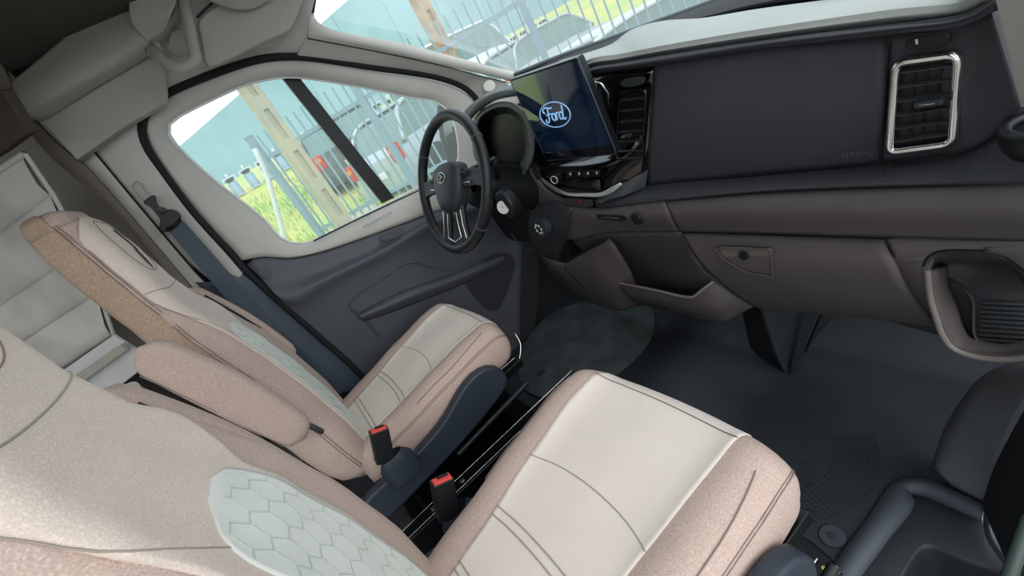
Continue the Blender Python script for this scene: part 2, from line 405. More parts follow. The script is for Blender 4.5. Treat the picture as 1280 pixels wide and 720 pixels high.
# ---------------------------------------------------------------- pillars and header
sheet('trim_3', [L('X', [(372,69),(458,80),(555,96),(587,110),(606,132),(612,150)], -.872), L('X', [(384,47),(478,65),(560,84),(600,96),(636,106),(650,128)], -.82)], trimg, n=40, dense=0, kind='structure', label='pale grey windscreen pillar trim, lower half')
sheet('trim_4', [L('X', [(385,46),(478,64),(560,83),(600,92),(636,101)], -.815), L('X', [(386,30),(400,40),(502,62),(603,86),(647,98)], -.80), L('X', [(388,12),(396,26),(413,36),(502,54),(603,80),(647,91)], -.81)], trimg, n=40, kind='structure', label='pale grey windscreen pillar trim, upper strip')
tube('trim_5', L('X', [(384,48),(478,66),(560,84),(600,95),(638,104)], -.812), .0022, darkr, res=30, kind='structure', label='dark seam along the windscreen pillar')
tw = W(612, 108, X=-.80)
MB().disc(tw, (.75, -.35, .5), .026, .006).build('tweeter_cover', trimg, label='small round speaker cover on the windscreen pillar', cat='speaker')
sheet('trim_6', [L('X', [(205,124),(240,106),(267,93),(329,74),(372,70)], -.895), L('X', [(200,80),(235,75),(262,62),(330,45),(384,46)], -.84), L('X', [(190,20),(230,20),(290,0),(340,-10),(386,28)], -.80), L('X', [(190,-40),(240,-60),(300,-70),(360,-60),(395,-10)], -.76)], trimg, n=30, dense=24, kind='structure', label='grey header trim above the driver door')
sheet('trim_7', [L('X', [(388,12),(389,-4),(398,-30)], -.80), L('X', [(393,16),(396,-2),(404,-28)], -.805)], darkr, n=8, kind='structure', label='black edge at the top corner of the windscreen')
# centre pillar
bp = empty('trim_8', (-.9, -.05, .6), 'pale grey centre pillar with belt guide slot', kind='structure')
sheet('pillar_panel', [L('X', [(112,184),(172,256),(225,318),(262,350),(275,362)], -.89), L('X', [(150,160),(195,212),(240,268),(280,318),(302,344)], -.875), L('X', [(188,128),(175,148),(178,180),(203,219),(243,270),(286,318),(304,338)], -.885)], trimg, bp, n=30, dense=16)
sheet('pillar_strip', [L('X', [(96,201),(160,275),(222,350),(240,372)], -.88), L('X', [(114,187),(172,257),(240,337),(262,360)], -.872)], trimg, bp, n=20, th=.02)
tube('strip_gap', L('X', [(96,200),(115,186),(173,256),(242,337),(263,360)], -.874), .0035, darkr, bp)
tube('strip_gap', L('X', [(95,201),(160,276),(222,351)], -.874), .0035, darkr, bp)
sheet('lower_cover', [L('X', [(225,352),(262,400),(330,460),(400,520)], -.89), L('X', [(268,352),(300,372),(370,432),(430,490)], -.86), L('X', [(285,340),(312,345),(341,374),(395,422),(447,470),(470,500)], -.88)], mat('slate_pillar_plastic', '#3f4956', .4, .2, 900), bp, n=30, dense=14)
g = L('X', [(166,232),(172,226),(183,240),(194,254),(190,260),(180,252)], -.868)
tube('guide_slot', cr(g, 24, True), .002, trimd, bp, 6, True)
# seat belt
belt = empty('seat_belt', W(205, 262, X=-.85), 'slate grey seat belt running from its black pillar guide', 'seat belt')
sheet('webbing', [L('X', [(206,283),(245,330),(290,382),(330,428),(360,470)], -.845), L('X', [(229,276),(268,320),(310,368),(345,408),(375,450)], -.835)], beltm, belt, n=20, th=.002)
g = L('X', [(180,254),(188,246),(194,244),(197,255),(205,262),(217,262),(226,268),(225,277),(214,288),(205,290),(200,285),(201,275),(194,265),(188,258)], -.845)
plate('guide_loop', cr(g, 40, True), (.016, 0, 0), blackp, belt, bevel=.003)
MB().disc(W(203, 263, X=-.828), (1, 0, 0), .012, .008).build('pivot_bolt', blackm, belt)
tube('loop_slot', L('X', [(207,287),(217,283),(226,274)], -.826), .005, blackm, belt)
# flat panel, moulded beam, curtain edge
g = L('X', [(51,152),(60,135),(120,100),(184,62),(206,70),(208,127),(150,162),(96,200)], -.80)
plate('trim_9', g, (-.05, 0, 0), trimd, kind='structure', label='flat warm grey panel under the overhead moulding', bevel=.004)
sheet('trim_10', [L('X', [(160,-20),(100,30),(45,76),(14,102)], -.80), L('X', [(185,20),(120,65),(60,102),(22,125)], -.74), L('X', [(192,44),(130,84),(70,118),(28,142)], -.735), L('X', [(186,72),(125,108),(55,150),(48,152)], -.79)], shelfm, n=24, dense=20, kind='structure', label='olive beige overhead moulding along the roof edge')
sheet('trim_11', [L('X', [(-20,92),(0,117),(25,150),(62,195),(140,262),(232,372)], -.83), L('X', [(-6,70),(15,107),(40,147),(75,183),(105,208),(152,260),(242,364)], -.82)], pipem, n=40, th=.015, kind='structure', label='brown edging strip between cab and living area')
# overhead storage shelf end
sh = empty('overhead_shelf', W(200, 20, X=-.7), 'beige roof storage shelf end beside the grab handle', 'shelf')
sheet('shelf_end', [L('X', [(160,-40),(176,-40),(186,-42),(222,-42)], -.72), L('X', [(161,0),(177,0),(190,-1),(221,-2)], -.715), L('X', [(164,28),(180,30),(196,25),(216,14)], -.715), L('X', [(176,46),(184,52),(192,49),(206,40)], -.735)], shelfm, sh, n=20, dense=20)
sheet('shelf_flank', [L('X', [(222,-10),(219,16),(205,38),(188,54)], -.74), L('X', [(232,-20),(230,20),(214,42),(195,62)], -.79)], trimd, sh, n=16)
# grab handle
gh = empty('grab_handle', W(235, 70, X=-.78), 'beige grab handle loop beside the sun visor', 'handle')
gpth = L('X', [(226,-20,-.76),(234,20,-.72),(242,62,-.70),(244,72,-.695),(238,80,-.69),(224,86,-.69),(212,82,-.70),(200,72,-.72),(190,62,-.76)])
tube('handle_loop', gpth, .0165, trimd, gh, 10, res=50)
MB().box(W(192, 62, X=-.775), (.03, .05, .035)).build('mount', trimd, gh, bevel=.008)
plate('mount_plate', L('X', [(214,40),(236,36),(240,66),(224,74),(210,62)], -.79), (.006, 0, 0), trimd, gh, bevel=.002)
# sun visor
vis = empty('sun_visor', W(310, 40, X=-.72), 'folded warm grey sun visor above the driver window', 'sun visor')
g = L('X', [(247,27,-.74),(262,12,-.74),(275,4,-.74),(330,-30,-.74),(380,-35,-.74),(378,0,-.75),(366,31,-.76),(359,39,-.76),(340,48,-.755),(310,62,-.75),(268,82,-.745),(259,83,-.745),(255,76,-.745),(251,50,-.74)])
plate('visor_board', cr(g, 70, True), (-.022, 0, 0), trimv, vis, smooth=True, bevel=.008)
plate('pivot_bracket', cr(L('X', [(252,-4),(270,6),(290,13),(312,14),(330,6),(345,-8),(300,-30)], -.725), 40, True), (.02, 0, 0), trimd, vis, smooth=True, bevel=.006)
tube('visor_hinge', L('X', [(246,22),(256,12),(268,2)], -.728), .004, blackp, vis)
# ---------------------------------------------------------------- windscreen
base = [W(647, 93, X=-.80), W(700, 72, Y=1.47), W(760, 51, Y=1.52), W(830, 26, Y=1.55), W(900, 1, Y=1.56)]
base += [Vector((.45, 1.52, 1.04)), Vector((.75, 1.42, 1.03)), Vector((.92, 1.25, 1.04))]
topw = [W(394, 20, X=-.80), Vector((-.6, .84, 1.74)), Vector((-.3, .88, 1.77)), Vector((0, .90, 1.78)), Vector((.4, .88, 1.76)), Vector((.82, .78, 1.65))]
b_, t_ = cr(base, 30), cr(topw, 30)
edge = L('X', [(394,20),(413,36),(502,54),(603,80),(647,92)], -.805)
mb = MB(); rows = []
for i in range(13):
    t = i/12; rows.append([a.lerp(b, t)+Vector((0, math.sin(t*math.pi)*.03, math.sin(t*math.pi)*.02)) for a, b in zip(t_, b_)])
off = Vector((0, .004, .004)); mb.grid(rows)
mb.build('window_1', wsglass, kind='structure', label='large raked windscreen')
mb = MB(); mb.tube([p+Vector((0, -.012, .006)) for p in cr(base[:6], 40)], .009); mb.build('trim_12', mat('grey_seal', '#5a6468', .5), kind='structure', label='grey seal at the foot of the windscreen')
sheet('trim_13', [[p+Vector((0, -.005, -.004)) for p in base], [W(655,105,X=-.78), W(705,84,Y=1.30), W(770,62,Y=1.28), W(830,40,Y=1.28), W(890,24,Y=1.28), W(960,8,Y=1.25), Vector((.7,1.15,1.0)), Vector((.9,1.05,.98))]], darkr, n=40, th=.01, kind='structure', label='dark cowl shelf below the windscreen')
sheet('trim_14', [[W(1240,-20,Y=.93), W(1259,60,Y=.93), W(1276,134,Y=.93)], [W(1330,-30,Y=.75), W(1345,60,Y=.75), W(1350,130,Y=.75)]], trimg, n=10, kind='structure', label='pale passenger windscreen pillar trim')
# ================================================================== DASHBOARD
dash = empty('dashboard', (.1, 1.1, .4), 'charcoal and brown grey dashboard across the cab', 'dashboard')
Y = 'Y'
sheet('top_pad', [L(Y, [(700,84,1.25),(770,62,1.24),(790,47,1.25),(825,37,1.25),(880,34,1.22),(940,25,1.22),(1120,4,1.15),(1200,-12,1.08),(1240,-22,1.0)]),
 L(Y, [(722,94,1.03),(740,84,1.03),(774,79,1.03),(824,70,1.03),(951,51,1.03),(1103,32,1.01),(1200,21,.99),(1227,8,.98),(1246,-6,.97)])], padm, dash, n=50, th=.02)
sheet('pad_roll', [L(Y, [(722,93,1.03),(740,84,1.03),(774,78,1.03),(824,69,1.03),(951,50,1.03),(1103,31,1.01),(1200,20,.99),(1227,7,.98),(1246,-7,.97)]),
 L(Y, [(724,97,1.01),(742,88,1.01),(776,83,1.01),(824,76,1.01),(951,56,1.01),(1103,38,.99),(1203,25,.97),(1232,11,.96),(1250,-2,.95)]),
 L(Y, [(728,100,1.04),(742,94,1.04),(778,88,1.04),(824,82,1.04),(955,62,1.04),(1108,46,1.03),(1210,30,1.01),(1238,16,.99),(1255,2,.98)])], dashd, dash, n=50, dense=9, th=.01)
# airbag panel
ap = sheet('airbag_panel', [L(Y, [(817,82),(900,69),(993,56),(1060,50),(1111,45)], 1.045), L(Y, [(812,160),(900,148),(993,136),(1060,130),(1106,126)], 1.03), L(Y, [(807,233),(880,226),(951,219),(1030,212),(1100,205)], 1.05)], dashd, dash, n=30, dense=16, th=.02)
tube('panel_seam', L(Y, [(1111,45),(1106,126),(1100,205)], 1.03), .0015, blackp, dash)
def textmesh(s, name, mat_, parent, place, size, depth, ital=0):
    cu = bpy.data.curves.new(name, 'FONT'); cu.body = s; cu.size = 1; cu.extrude = depth; cu.shear = ital; cu.align_x = 'CENTER'; cu.align_y = 'CENTER'
    to = bpy.data.objects.new('tmp', cu); COL.objects.link(to); dg = bpy.context.evaluated_depsgraph_get(); me = bpy.data.meshes.new_from_object(to.evaluated_get(dg))
    bpy.data.objects.remove(to); o, ux, uy, uz = place
    mb = MB(); mb.add([o+ux*v.co.x*size+uy*v.co.y*size+uz*v.co.z for v in me.vertices], [tuple(p.vertices) for p in me.polygons])
    return mb.build(name, mat_, parent, smooth=False, fixn=False)
o = W(1072, 193, Y=1.044); ux = (W(1088, 191.5, Y=1.044)-o).normalized(); uy = Vector((0, .1, 1)).normalized()
textmesh('AIRBAG', 'embossed_lettering', mat('lettering_grey', '#4c4c50', .6), dash, (o, ux, uy, Vector((0, -1, 0))), .016, .0018)
# ledge under the airbag panel with overhanging lip
ledge_b = [(745,251,1.04),(807,233,1.045),(951,220,1.045),(1099,206,1.045),(1204,191,1.03),(1246,167,1.02),(1300,130,1.0)]
lip = [(745,258,.99),(807,248,.98),(951,234,.975),(1107,226,.97),(1190,223,.965),(1240,222,.96),(1300,221,.955)]
lip2 = [(745,262,.99),(807,254,.98),(951,240,.975),(1107,233,.97),(1190,231,.965),(1240,230,.96),(1300,229,.955)]
sheet('shelf_ledge', [L(Y, ledge_b), L(Y, lip), L(Y, lip2)], dashd, dash, n=50, th=.01)
tube('ledge_joint', [W(1113, 205, Y=1.03), W(1104, 227, Y=.969)], .0015, slatm, dash)
sheet('lower_strip', [L(Y, [(829,250,.99),(951,240,.985),(1107,233,.98),(1300,229,.965)]), L(Y, [(836,268,.965),(951,262,.96),(1107,262,.955),(1300,262,.945)]), L(Y, [(849,290,.985),(951,292,.98),(1107,297,.975),(1300,302,.965)])], dashb, dash, n=40, dense=12, th=.02)
# glovebox
gb = sheet('glovebox_door', [L(Y, [(851,292.5,.99),(951,294.5,.985),(1103,299,.98)]), L(Y, [(872,325,.965),(951,325,.96),(1113,325,.955)]), L(Y, [(905,358,.975),(1000,365,.972),(1134,364,.968)]), L(Y, [(946,385,1.03),(1060,394,1.03),(1167,407,1.02)]), L(Y, [(960,386,1.12),(1060,392,1.12),(1165,402,1.12)])], dashb, dash, n=30, dense=30, th=.015)
g = [(895,311),(963,313),(966,346),(934,341),(905,325)]
sheet('latch_recess', [L(Y, [(895,310,.958),(930,311,.958),(963,313,.957)]), L(Y, [(905,326,.966),(935,328,.968),(965,329,.966)]), L(Y, [(908,329,.962),(936,342,.962),(966,347,.962)])], mat('grey_latch_plastic', '#6b6461', .5), gb, n=14)
tube('latch_rim', cr(L(Y, g, .956), 40, True, True), .0022, dashb, gb, 6, True)
MB().disc(W(930, 319, Y=.955), (0, -1, .1), .011, .004).build('lock', blackp, gb)
# lower right panel and open cubby
sheet('side_panel', [L(Y, [(1107,299,.98),(1180,300,.975),(1300,303,.965)]), L(Y, [(1117,322,.965),(1170,318,.965),(1230,317,.965),(1300,332,.965)])], dashb, dash, n=24, th=.015)
sheet('side_panel', [L(Y, [(1117,322,.965),(1137,361,.975),(1170,406,1.02)]), L(Y, [(1168,318,.965),(1158,340,.96),(1163,372,.965),(1172,402,.98)])], dashb, dash, n=16, th=.015)
sheet('side_panel', [L(Y, [(1230,317,.965),(1262,328,.965),(1280,345,.965),(1290,370,.965)]), L(Y, [(1230,310,.965),(1300,312,.965),(1320,340,.965),(1330,370,.965)])], dashb, dash, n=16, th=.015)
cub = sheet('cubby_bin', [L(Y, [(1159,337,.962),(1163,372,.955),(1171,399,.945),(1178,419,.94),(1192,436,.94),(1220,446,.94),(1259,449,.94),(1300,444,.94)]),
 L(Y, [(1174,330,1.06),(1178,360,1.07),(1190,385,1.07),(1196,405,1.06),(1206,422,1.05),(1225,432,1.04),(1259,437,1.04),(1300,430,1.04)])], dashb, dash, n=40, th=.012)
tube('cubby_lip', L(Y, [(1159,337,.962),(1163,372,.955),(1171,399,.945),(1178,419,.94),(1192,436,.94),(1220,446,.94),(1259,449,.94),(1300,444,.94)]), .0055, mat('pale_lip_plastic', '#6a6461', .5), cub, 8, res=50)  # lip in a paler grey than the bin
sheet('cubby_roof', [L(Y, [(1159,336,.962),(1165,324,.962),(1176,319,.962),(1214,318,.962),(1250,321,.962),(1270,333,.962),(1295,360,.962)]), L(Y, [(1174,345,1.10),(1180,335,1.12),(1192,330,1.12),(1214,330,1.12),(1250,332,1.12),(1270,345,1.12),(1285,365,1.10)])], slatm, dash, n=30)
bk = sheet('cubby_back', [L(Y, [(1174,330,1.10),(1220,326,1.12),(1295,330,1.10)]), L(Y, [(1186,385,1.08),(1225,378,1.08),(1300,380,1.08)]), L(Y, [(1205,425,1.045),(1240,434,1.04),(1300,430,1.04)])], mat('cubby_grey', '#3a3a3d', .55), dash, n=16, dense=10)
for k in range(10):
    t = k/9; a = W(1229-6*t, 378+52*t, Y=1.072-.033*t); b = W(1288, 381+54*t, Y=1.072-.033*t)
    MB().tube([a, b], .0032, 6).build('rib', slatm, bk)
sheet('cubby_divider', [L(Y, [(1186,350,1.04),(1203,362,1.045),(1213,375,1.045),(1214,400,1.04),(1216,420,1.03),(1228,436,1.02)]), L(Y, [(1188,349,1.06),(1206,361,1.075),(1216,375,1.07),(1217,400,1.06),(1219,418,1.05),(1231,434,1.04)])], slatm, cub, n=24, th=.003)
# outer vent panel
sheet('vent_panel', [L(Y, [(1113,45,1.04),(1160,38,1.035),(1210,30,1.02),(1240,16,.99)]), L(Y, [(1108,125,1.035),(1160,118,1.03),(1215,108,1.01),(1258,75,.98)]), L(Y, [(1101,205,1.045),(1160,197,1.04),(1206,190,1.02),(1245,165,1.0),(1276,133,.98)])], dashd, dash, n=30, dense=16, th=.02)
def vent(corners, yf, nslat, framemat, name='air_vent', border=.006, frame_r=.006, deep=.05):
    """louvred vent: frame, cavity box, slats and a slider tab, all flat on the fascia at depth yf"""
    P = [W(x, y, Y=yf) for x, y in corners]       # TL TR BR BL
    c = sum(P, Vector())/4
    v = MB().plate([p+Vector((0, .006, 0)) for p in P], (0, .010, 0)).build(name, slatm if False else blackp, dash, smooth=False)
    rnd = []
    for i in range(4):
        a, b, d = P[i-1], P[i], P[(i+1) % 4]
        for t in (0.0, .25, .5, .75, 1.0):
            p0 = b+(a-b).normalized()*.013; p1 = b+(d-b).normalized()*.013
            rnd.append(p0*(1-t)**2+b*2*t*(1-t)+p1*t*t)
    MB().tube([p+Vector((0, -.004, 0)) for p in rnd], frame_r, 8, True).build('frame', framemat, v)
    for k in range(nslat):
        t = (k+.75)/(nslat+.5)
        a = P[0].lerp(P[3], t); b = P[1].lerp(P[2], t); a = a.lerp(b, .04); b = b.lerp(a, .04)
        mb = MB(); u = (b-a).normalized(); mb.plate([a+Vector((0, -.006, 0)), b+Vector((0, -.006, 0)), b+Vector((0, .006, .0006)), a+Vector((0, .006, .0006))], (0, -.0003, .0016)); mb.build('slat', slatm, v, smooth=False)
    for t in (.3, .5, .72):
        a = P[0].lerp(P[1], t); b = P[3].lerp(P[2], t)
        MB().tube([a+Vector((0, .004, 0)), b+Vector((0, .004, 0))], .0012, 4).build('vane', blackp, v)
    return v, P
v, P = vent([(1122,77),(1200,66),(1192,178),(1113,189)], 1.02, 6, chrome, frame_r=.0068)
tabc = W(1162, 128, Y=1.008)
MB().box(tabc, (.034, .016, .011)).build('slider_tab', greyhub, v, bevel=.003)
MB().box(tabc+Vector((0, -.009, .001)), (.018, .002, .0025)).build('slider_mark', steel, v)
w = plate('vent_control', cr(L(Y, [(1133,54),(1140,47),(1185,41),(1190,46),(1184,54),(1140,60)], 1.02), 30, True), (0, -.006, 0), blackp, dash, bevel=.002)
MB().box(W(1146, 52, Y=1.012), (.0025, .002, .007)).build('pointer', whitep, w)
# cup holder ring on the far right of the ledge
cc = W(1312, 154, Y=.96)
ch = MB().tube([cc+Vector((math.cos(a)*.038, math.sin(a)*.038, 0)) for a in [2*math.pi*k/32 for k in range(32)]], .007, 10, True).build('cup_holder', blackp, dash)
MB().grid([[cc+Vector((math.cos(a)*r, math.sin(a)*r, z)) for a in [2*math.pi*k/32 for k in range(32)]] for r, z in ((.038, -.002), (.036, -.035), (.001, -.036))], True).build('cup_well', blackp, ch)
MB().grid([[cc+Vector((math.cos(a)*r, math.sin(a)*r, z)) for a in [2*math.pi*k/32 for k in range(32)]] for r, z in ((.044, .0), (.045, -.015), (.042, -.025))], True).build('cup_wall', blackp, ch)
# ---------------------------------------------------------------- centre stack
cs = sheet('centre_stack', [L(Y, [(668,150,1.09),(720,120,1.09),(742,94,1.09),(816,83,1.07)]), L(Y, [(664,190,1.05),(700,190,1.06),(760,180,1.06),(811,160,1.045)]), L(Y, [(670,210,1.03),(700,212,1.03),(770,205,1.03),(809,198,1.035)]), L(Y, [(682,232,1.02),(708,246,1.01),(760,246,1.01),(807,232,1.04)])], gloss, dash, n=26, dense=20, th=.02)
v2, P2 = vent([(776,115),(809,111),(805,196),(772,198)], 1.04, 6, gloss, frame_r=.004)
tc2 = W(783, 170, Y=1.025); MB().box(tc2, (.03, .014, .009)).build('slider_tab', greyhub, v2, bevel=.002); MB().box(tc2+Vector((-.004, -.008, .001)), (.014, .002, .002)).build('slider_mark', steel, v2)
w = plate('vent_control', cr(L(Y, [(777,105),(778,100),(806,95),(808,98),(806,103),(783,108)], 1.045), 24, True), (0, -.006, 0), slatm, cs, bevel=.002)
sheet('chrome_trim', [L(Y, [(676,222,1.015),(692,233,1.0),(708,240,.99),(730,241,.988),(752,240,.99),(764,234,1.0),(776,228,1.015)]), L(Y, [(677,227,1.012),(693,239,.995),(708,244,.98),(730,245.5,.978),(753,245,.98),(768,238,.995),(777,230,1.012)])], mat('brushed_silver_trim', '#d5d5d0', .3, metal=.7), cs, n=40, th=.004)
sheet('side_facet', [L(Y, [(766,240,1.0),(785,226,1.02),(809,213,1.03)]), L(Y, [(740,252,1.0),(775,246,1.0),(807,234,1.03)])], mat('satin_grey_facet', '#4b5054', .3, coat=.5), cs, n=10)
k0 = W(698, 222, Y=1.01)
kb = MB().disc(k0, (.25, -1, .15), .016, .022).build('volume_knob', blackp, cs, bevel=.003)
for k in range(4):
    plate('climate_button', [W(708+k*11, 214-k*.5, Y=1.012), W(718+k*11, 213.5-k*.5, Y=1.012), W(718+k*11, 221-k*.5, Y=1.012), W(708+k*11, 222-k*.5, Y=1.012)], (0, -.005, 0), blackp, cs, bevel=.001)
    plate('button_symbol', [W(712+k*11, 216-k*.5, Y=1.006), W(714+k*11, 216-k*.5, Y=1.006), W(714+k*11, 219-k*.5, Y=1.006), W(712+k*11, 219-k*.5, Y=1.006)], (0, -.0008, 0), whitep, cs)
mb = MB(); mb.tube([k0+Vector((.006, -.023, .004))+Vector((math.cos(a)*.013, 0.25*math.cos(a)*.013, math.sin(a)*.013)) for a in [2*math.pi*k/24 for k in range(24)]], .0016, 6, True); mb.build('knob_ring', whitep, kb if False else cs)
plate('control_strip', cr(L(Y, [(722,227),(750,224),(752,236),(724,238)], 1.01), 20, True, True), (0, -.003, 0), gloss, cs)
plate('hazard_switch', L(Y, [(708,247),(741,249),(742,256),(735,258),(714,257),(708,253)], .985), (0, -.008, 0), slatm, cs, bevel=.002)
plate('warning_mark', L(Y, [(723,249),(728,249.3),(727,254),(723,254)], .975), (0, -.001, 0), mat('dull_red_mark', '#7a2a30', .5), cs)
# ---------------------------------------------------------------- instrument binnacle
hood_in = [(603,205),(597,196),(595,172),(597,152),(608,140),(625,134),(640,136),(654,148),(660,166),(662,192),(654,211)]
disp = [(610,203),(604,193),(602,170),(604,158),(614,148),(628,143),(640,144),(650,153),(655,168),(656,190),(650,206)]
ic = plate('instrument_display', cr(L(Y, disp, 1.03), 60, False), (0, .012, 0), mat('display_black', '#0a0b0d', .35), dash)
sheet('binnacle_tunnel', [L(Y, hood_in, .985), L(Y, disp, 1.03)], blackp, dash, n=40, th=.004)
sheet('binnacle_frame', [L(Y, [(602,210),(593,198),(590,172),(592,150),(604,136),(624,128),(642,131),(658,144),(665,164),(666,194),(657,216)], .98), L(Y, hood_in, .978)], mat('satin_frame_grey', '#6d7474', .45), dash, n=40, th=.008)
sheet('binnacle_hood', [L(Y, [(588,151,.97),(596,142,.965),(610,130,.96),(628,123,.96),(648,120,.98)]), L(Y, [(586,143,1.0),(596,134,1.0),(612,124,1.0),(630,118,1.0),(648,114,1.02)]), L(Y, [(600,138,1.15),(612,130,1.15),(625,122,1.16),(640,114,1.18),(655,108,1.2)])], mat('hood_grey', '#5d6363', .6), dash, n=24, dense=10, th=.02)
sheet('lower_cluster', [L(Y, [(598,205,1.0),(630,209,1.01),(656,212,1.0)]), L(Y, [(600,216,1.0),(630,216,1.01),(668,216,1.0)]), L(Y, [(606,245,1.01),(640,262,1.01),(676,255,1.0)]), L(Y, [(615,285,1.03),(640,300,1.03),(668,300,1.0)])], blackp, dash, n=16, dense=14, th=.01)
# driver side inner panels
sheet('stack_cheek', [L(Y, [(662,212,1.0),(680,234,1.0),(708,250,.99),(745,260,.985),(829,249,.985)]), L(Y, [(658,232,.99),(676,248,.985),(715,264,.97),(750,270,.962),(836,268,.962)]), L(Y, [(655,255,.99),(680,290,.985),(716,300,.965),(752,292,.975),(849,290,.985)])], dashb, dash, n=40, dense=16, th=.012)
pod = sheet('control_pod', [L(Y, [(668,255,.975),(690,252,.97),(714,262,.965)]), L(Y, [(660,282,.965),(684,284,.95),(710,286,.955)]), L(Y, [(666,310,.975),(682,322,.965),(697,325,.965)])], mat('pod_grey', '#33363a', .4), dash, n=16, dense=14, th=.02)
kc = W(681, 283, Y=.945)
kn = MB().disc(kc, (.15, -1, .25), .040, .026, r2=.036).build('rotary_light_switch', greyhub, dash, bevel=.003)
for k in range(7):
    a = 2*math.pi*k/7; MB().box(kc+Vector((.0046, -.031, .008))+Vector((math.cos(a)*.018, 0, math.sin(a)*.018)), (.006, .003, .008)).build('switch_symbol', whitep, kn)
sl = plate('slot_panel', cr(L(Y, [(746,268),(778,269),(785,272),(784,276),(776,276),(748,273)], .962), 20, True, True), (0, -.003, 0), blackp, dash)
MB().tube([W(752, 271.5, Y=.957), W(774, 273, Y=.957)], .0016).build('slot_card', steel, sl)
MB().disc(W(797, 272.5, Y=.96), (0, -1, .05), .020, .010, r2=.018).build('socket_cover', blackp, dash, bevel=.002)
sheet('recess_back', [L(Y, [(716,302,1.0),(752,293,.985),(849,291,.99)]), L(Y, [(735,320,1.03),(780,330,1.08),(868,326,1.03)]), L(Y, [(760,350,1.08),(800,362,1.12),(893,353,1.0)]), L(Y, [(770,384,1.15),(840,380,1.15),(940,380,1.04)])], dashb, dash, n=24, dense=18, th=.01)
sheet('knee_block', [L(Y, [(704,331,.965),(730,315,.965),(760,299,.975)]), L(Y, [(706,336,.955),(733,322,.955),(766,308,.97)]), L(Y, [(732,362,.955),(760,352,.955),(788,340,1.0)]), L(Y, [(763,386,.995),(778,388,1.0),(801,378,1.04)])], dashb, dash, n=16, dense=20, th=.015)
sheet('knee_block', [L(Y, [(664,305,.985),(685,325,.97),(704,331,.965)]), L(Y, [(682,330,.99),(700,345,.97),(732,362,.955)]), L(Y, [(690,345,1.03),(725,372,1.01),(763,386,.995)])], dashb, dash, n=16, dense=12, th=.015)
MB().tube([W(708, 327, Y=.962), W(757, 300, Y=.97)], .003).build('knee_gap', blackp, dash)
MB().box(W(700, 338, Y=.972), (.022, .02, .010)).build('socket', blackp, dash)
tr = sheet('open_tray', [L(Y, [(770,353,.98),(820,363,.965),(855,371,.955),(866,371,.955),(878,362,.965),(892,352,.985)]), L(Y, [(784,368,.975),(830,378,.96),(875,388,.955),(895,385,.96),(908,375,.98),(918,368,1.0)]), L(Y, [(801,381,1.0),(850,393,1.0),(892,402,.985),(910,401,.99),(925,393,1.01),(943,383,1.03)])], dashb, dash, n=40, dense=14, th=.008)
tube('tray_lip', L(Y, [(770,353,.98),(820,363,.965),(855,371,.955),(866,371,.955),(878,362,.965),(892,352,.985)]), .004, mat('tray_lip_grey', '#7d7673', .5), tr, 8, res=40)
sheet('tray_floor', [L(Y, [(790,372,.99),(850,386,.985),(915,380,1.0)]), L(Y, [(800,362,1.12),(850,364,1.12),(893,360,1.08)])], blackp, tr, n=12)
# bracket from dash to floor
br = empty('console_bracket', (.3, 1.15, .0), 'black bracket reaching from the dashboard down to the floor', 'bracket')
sheet('bracket_face', [[W(925,380,Y=1.14), W(950,386,Y=1.10)], [W(938,435,Y=1.14), W(968,440,Y=1.11)], [W(958,455,Y=1.14), W(985,474,Y=1.12)]], blackp, br, n=10)
sheet('bracket_face', [[W(950,384,Y=1.10), W(1000,388,Y=1.13)], [W(968,440,Y=1.11), W(998,430,Y=1.15)], [W(985,474,Y=1.12), W(993,470,Y=1.15)]], slatm, br, n=10)
sheet('bracket_rib', [[W(1002,388,Y=1.12), W(1022,390,Y=1.13)], [W(986,474,Y=1.12), W(996,468,Y=1.14)]], mat('rib_grey', '#2b2e31', .5), br, n=6)
sheet('bracket_rib', [[W(1026,390,Y=1.16), W(1042,392,Y=1.18)], [W(1004,440,Y=1.18), W(1008,430,Y=1.2)]], mat('rib_grey_b', '#26292c', .5), br, n=6)
# ---------------------------------------------------------------- touchscreen
tn = Vector((0, -1, .10)).normalized()
TS = [W(638,100,Y=.955), W(722,72,Y=.955), W(771,192,Y=.935), W(684,201,Y=.935)]
ts = empty('touchscreen', sum(TS, Vector())/4, 'large tilted touchscreen showing a lit oval emblem', 'screen')
def roundpoly(P, r, k=5):
    out = []
    for i in range(len(P)):
        a, b, d = P[i-1], P[i], P[(i+1) % len(P)]
        p0 = b+(a-b).normalized()*r; p1 = b+(d-b).normalized()*r
        for q in range(k+1):
            t = q/k; out.append(p0*(1-t)**2+b*2*t*(1-t)+p1*t*t)
    return out
MB().plate(roundpoly(TS, .008), (0, .022, .002)).build('casing', mat('dark_metal_casing', '#23262a', .3, metal=.6), ts, bevel=.003)
tu = (TS[1]-TS[0]).normalized(); tv = (TS[3]-TS[0]).normalized(); tN = tu.cross(tv).normalized()
if tN.y > 0: tN = -tN
inn = [TS[0]+tu*.004+tv*.004, TS[1]-tu*.004+tv*.004, TS[2]-tu*.004-tv*.004, TS[3]+tu*.004-tv*.004]
MB().plate([p+tN*.001 for p in roundpoly(inn, .007)], tN*.002).build('display_glass', screenm, ts, smooth=False)
tube('screen_edge', [p+tN*.001 for p in roundpoly(TS, .008)], .0018, mat('dark_edge_metal', '#4a4f55', .3, metal=.8), ts, 6, True)
plate('lower_bezel', [p+tN*.0035 for p in (inn[3]-tv*.022, inn[2]-tv*.022, inn[2]-tv*.001, inn[3]-tv*.001)], tN*.001, gloss, ts)
lc = W(696, 142, Y=.95)
nn = tN
lc = lc + nn*((TS[0]-lc).dot(nn)+.0042)
lu = (TS[1]-TS[0]).normalized(); lv = nn.cross(lu).normalized()
if lv.z < 0: lv = -lv
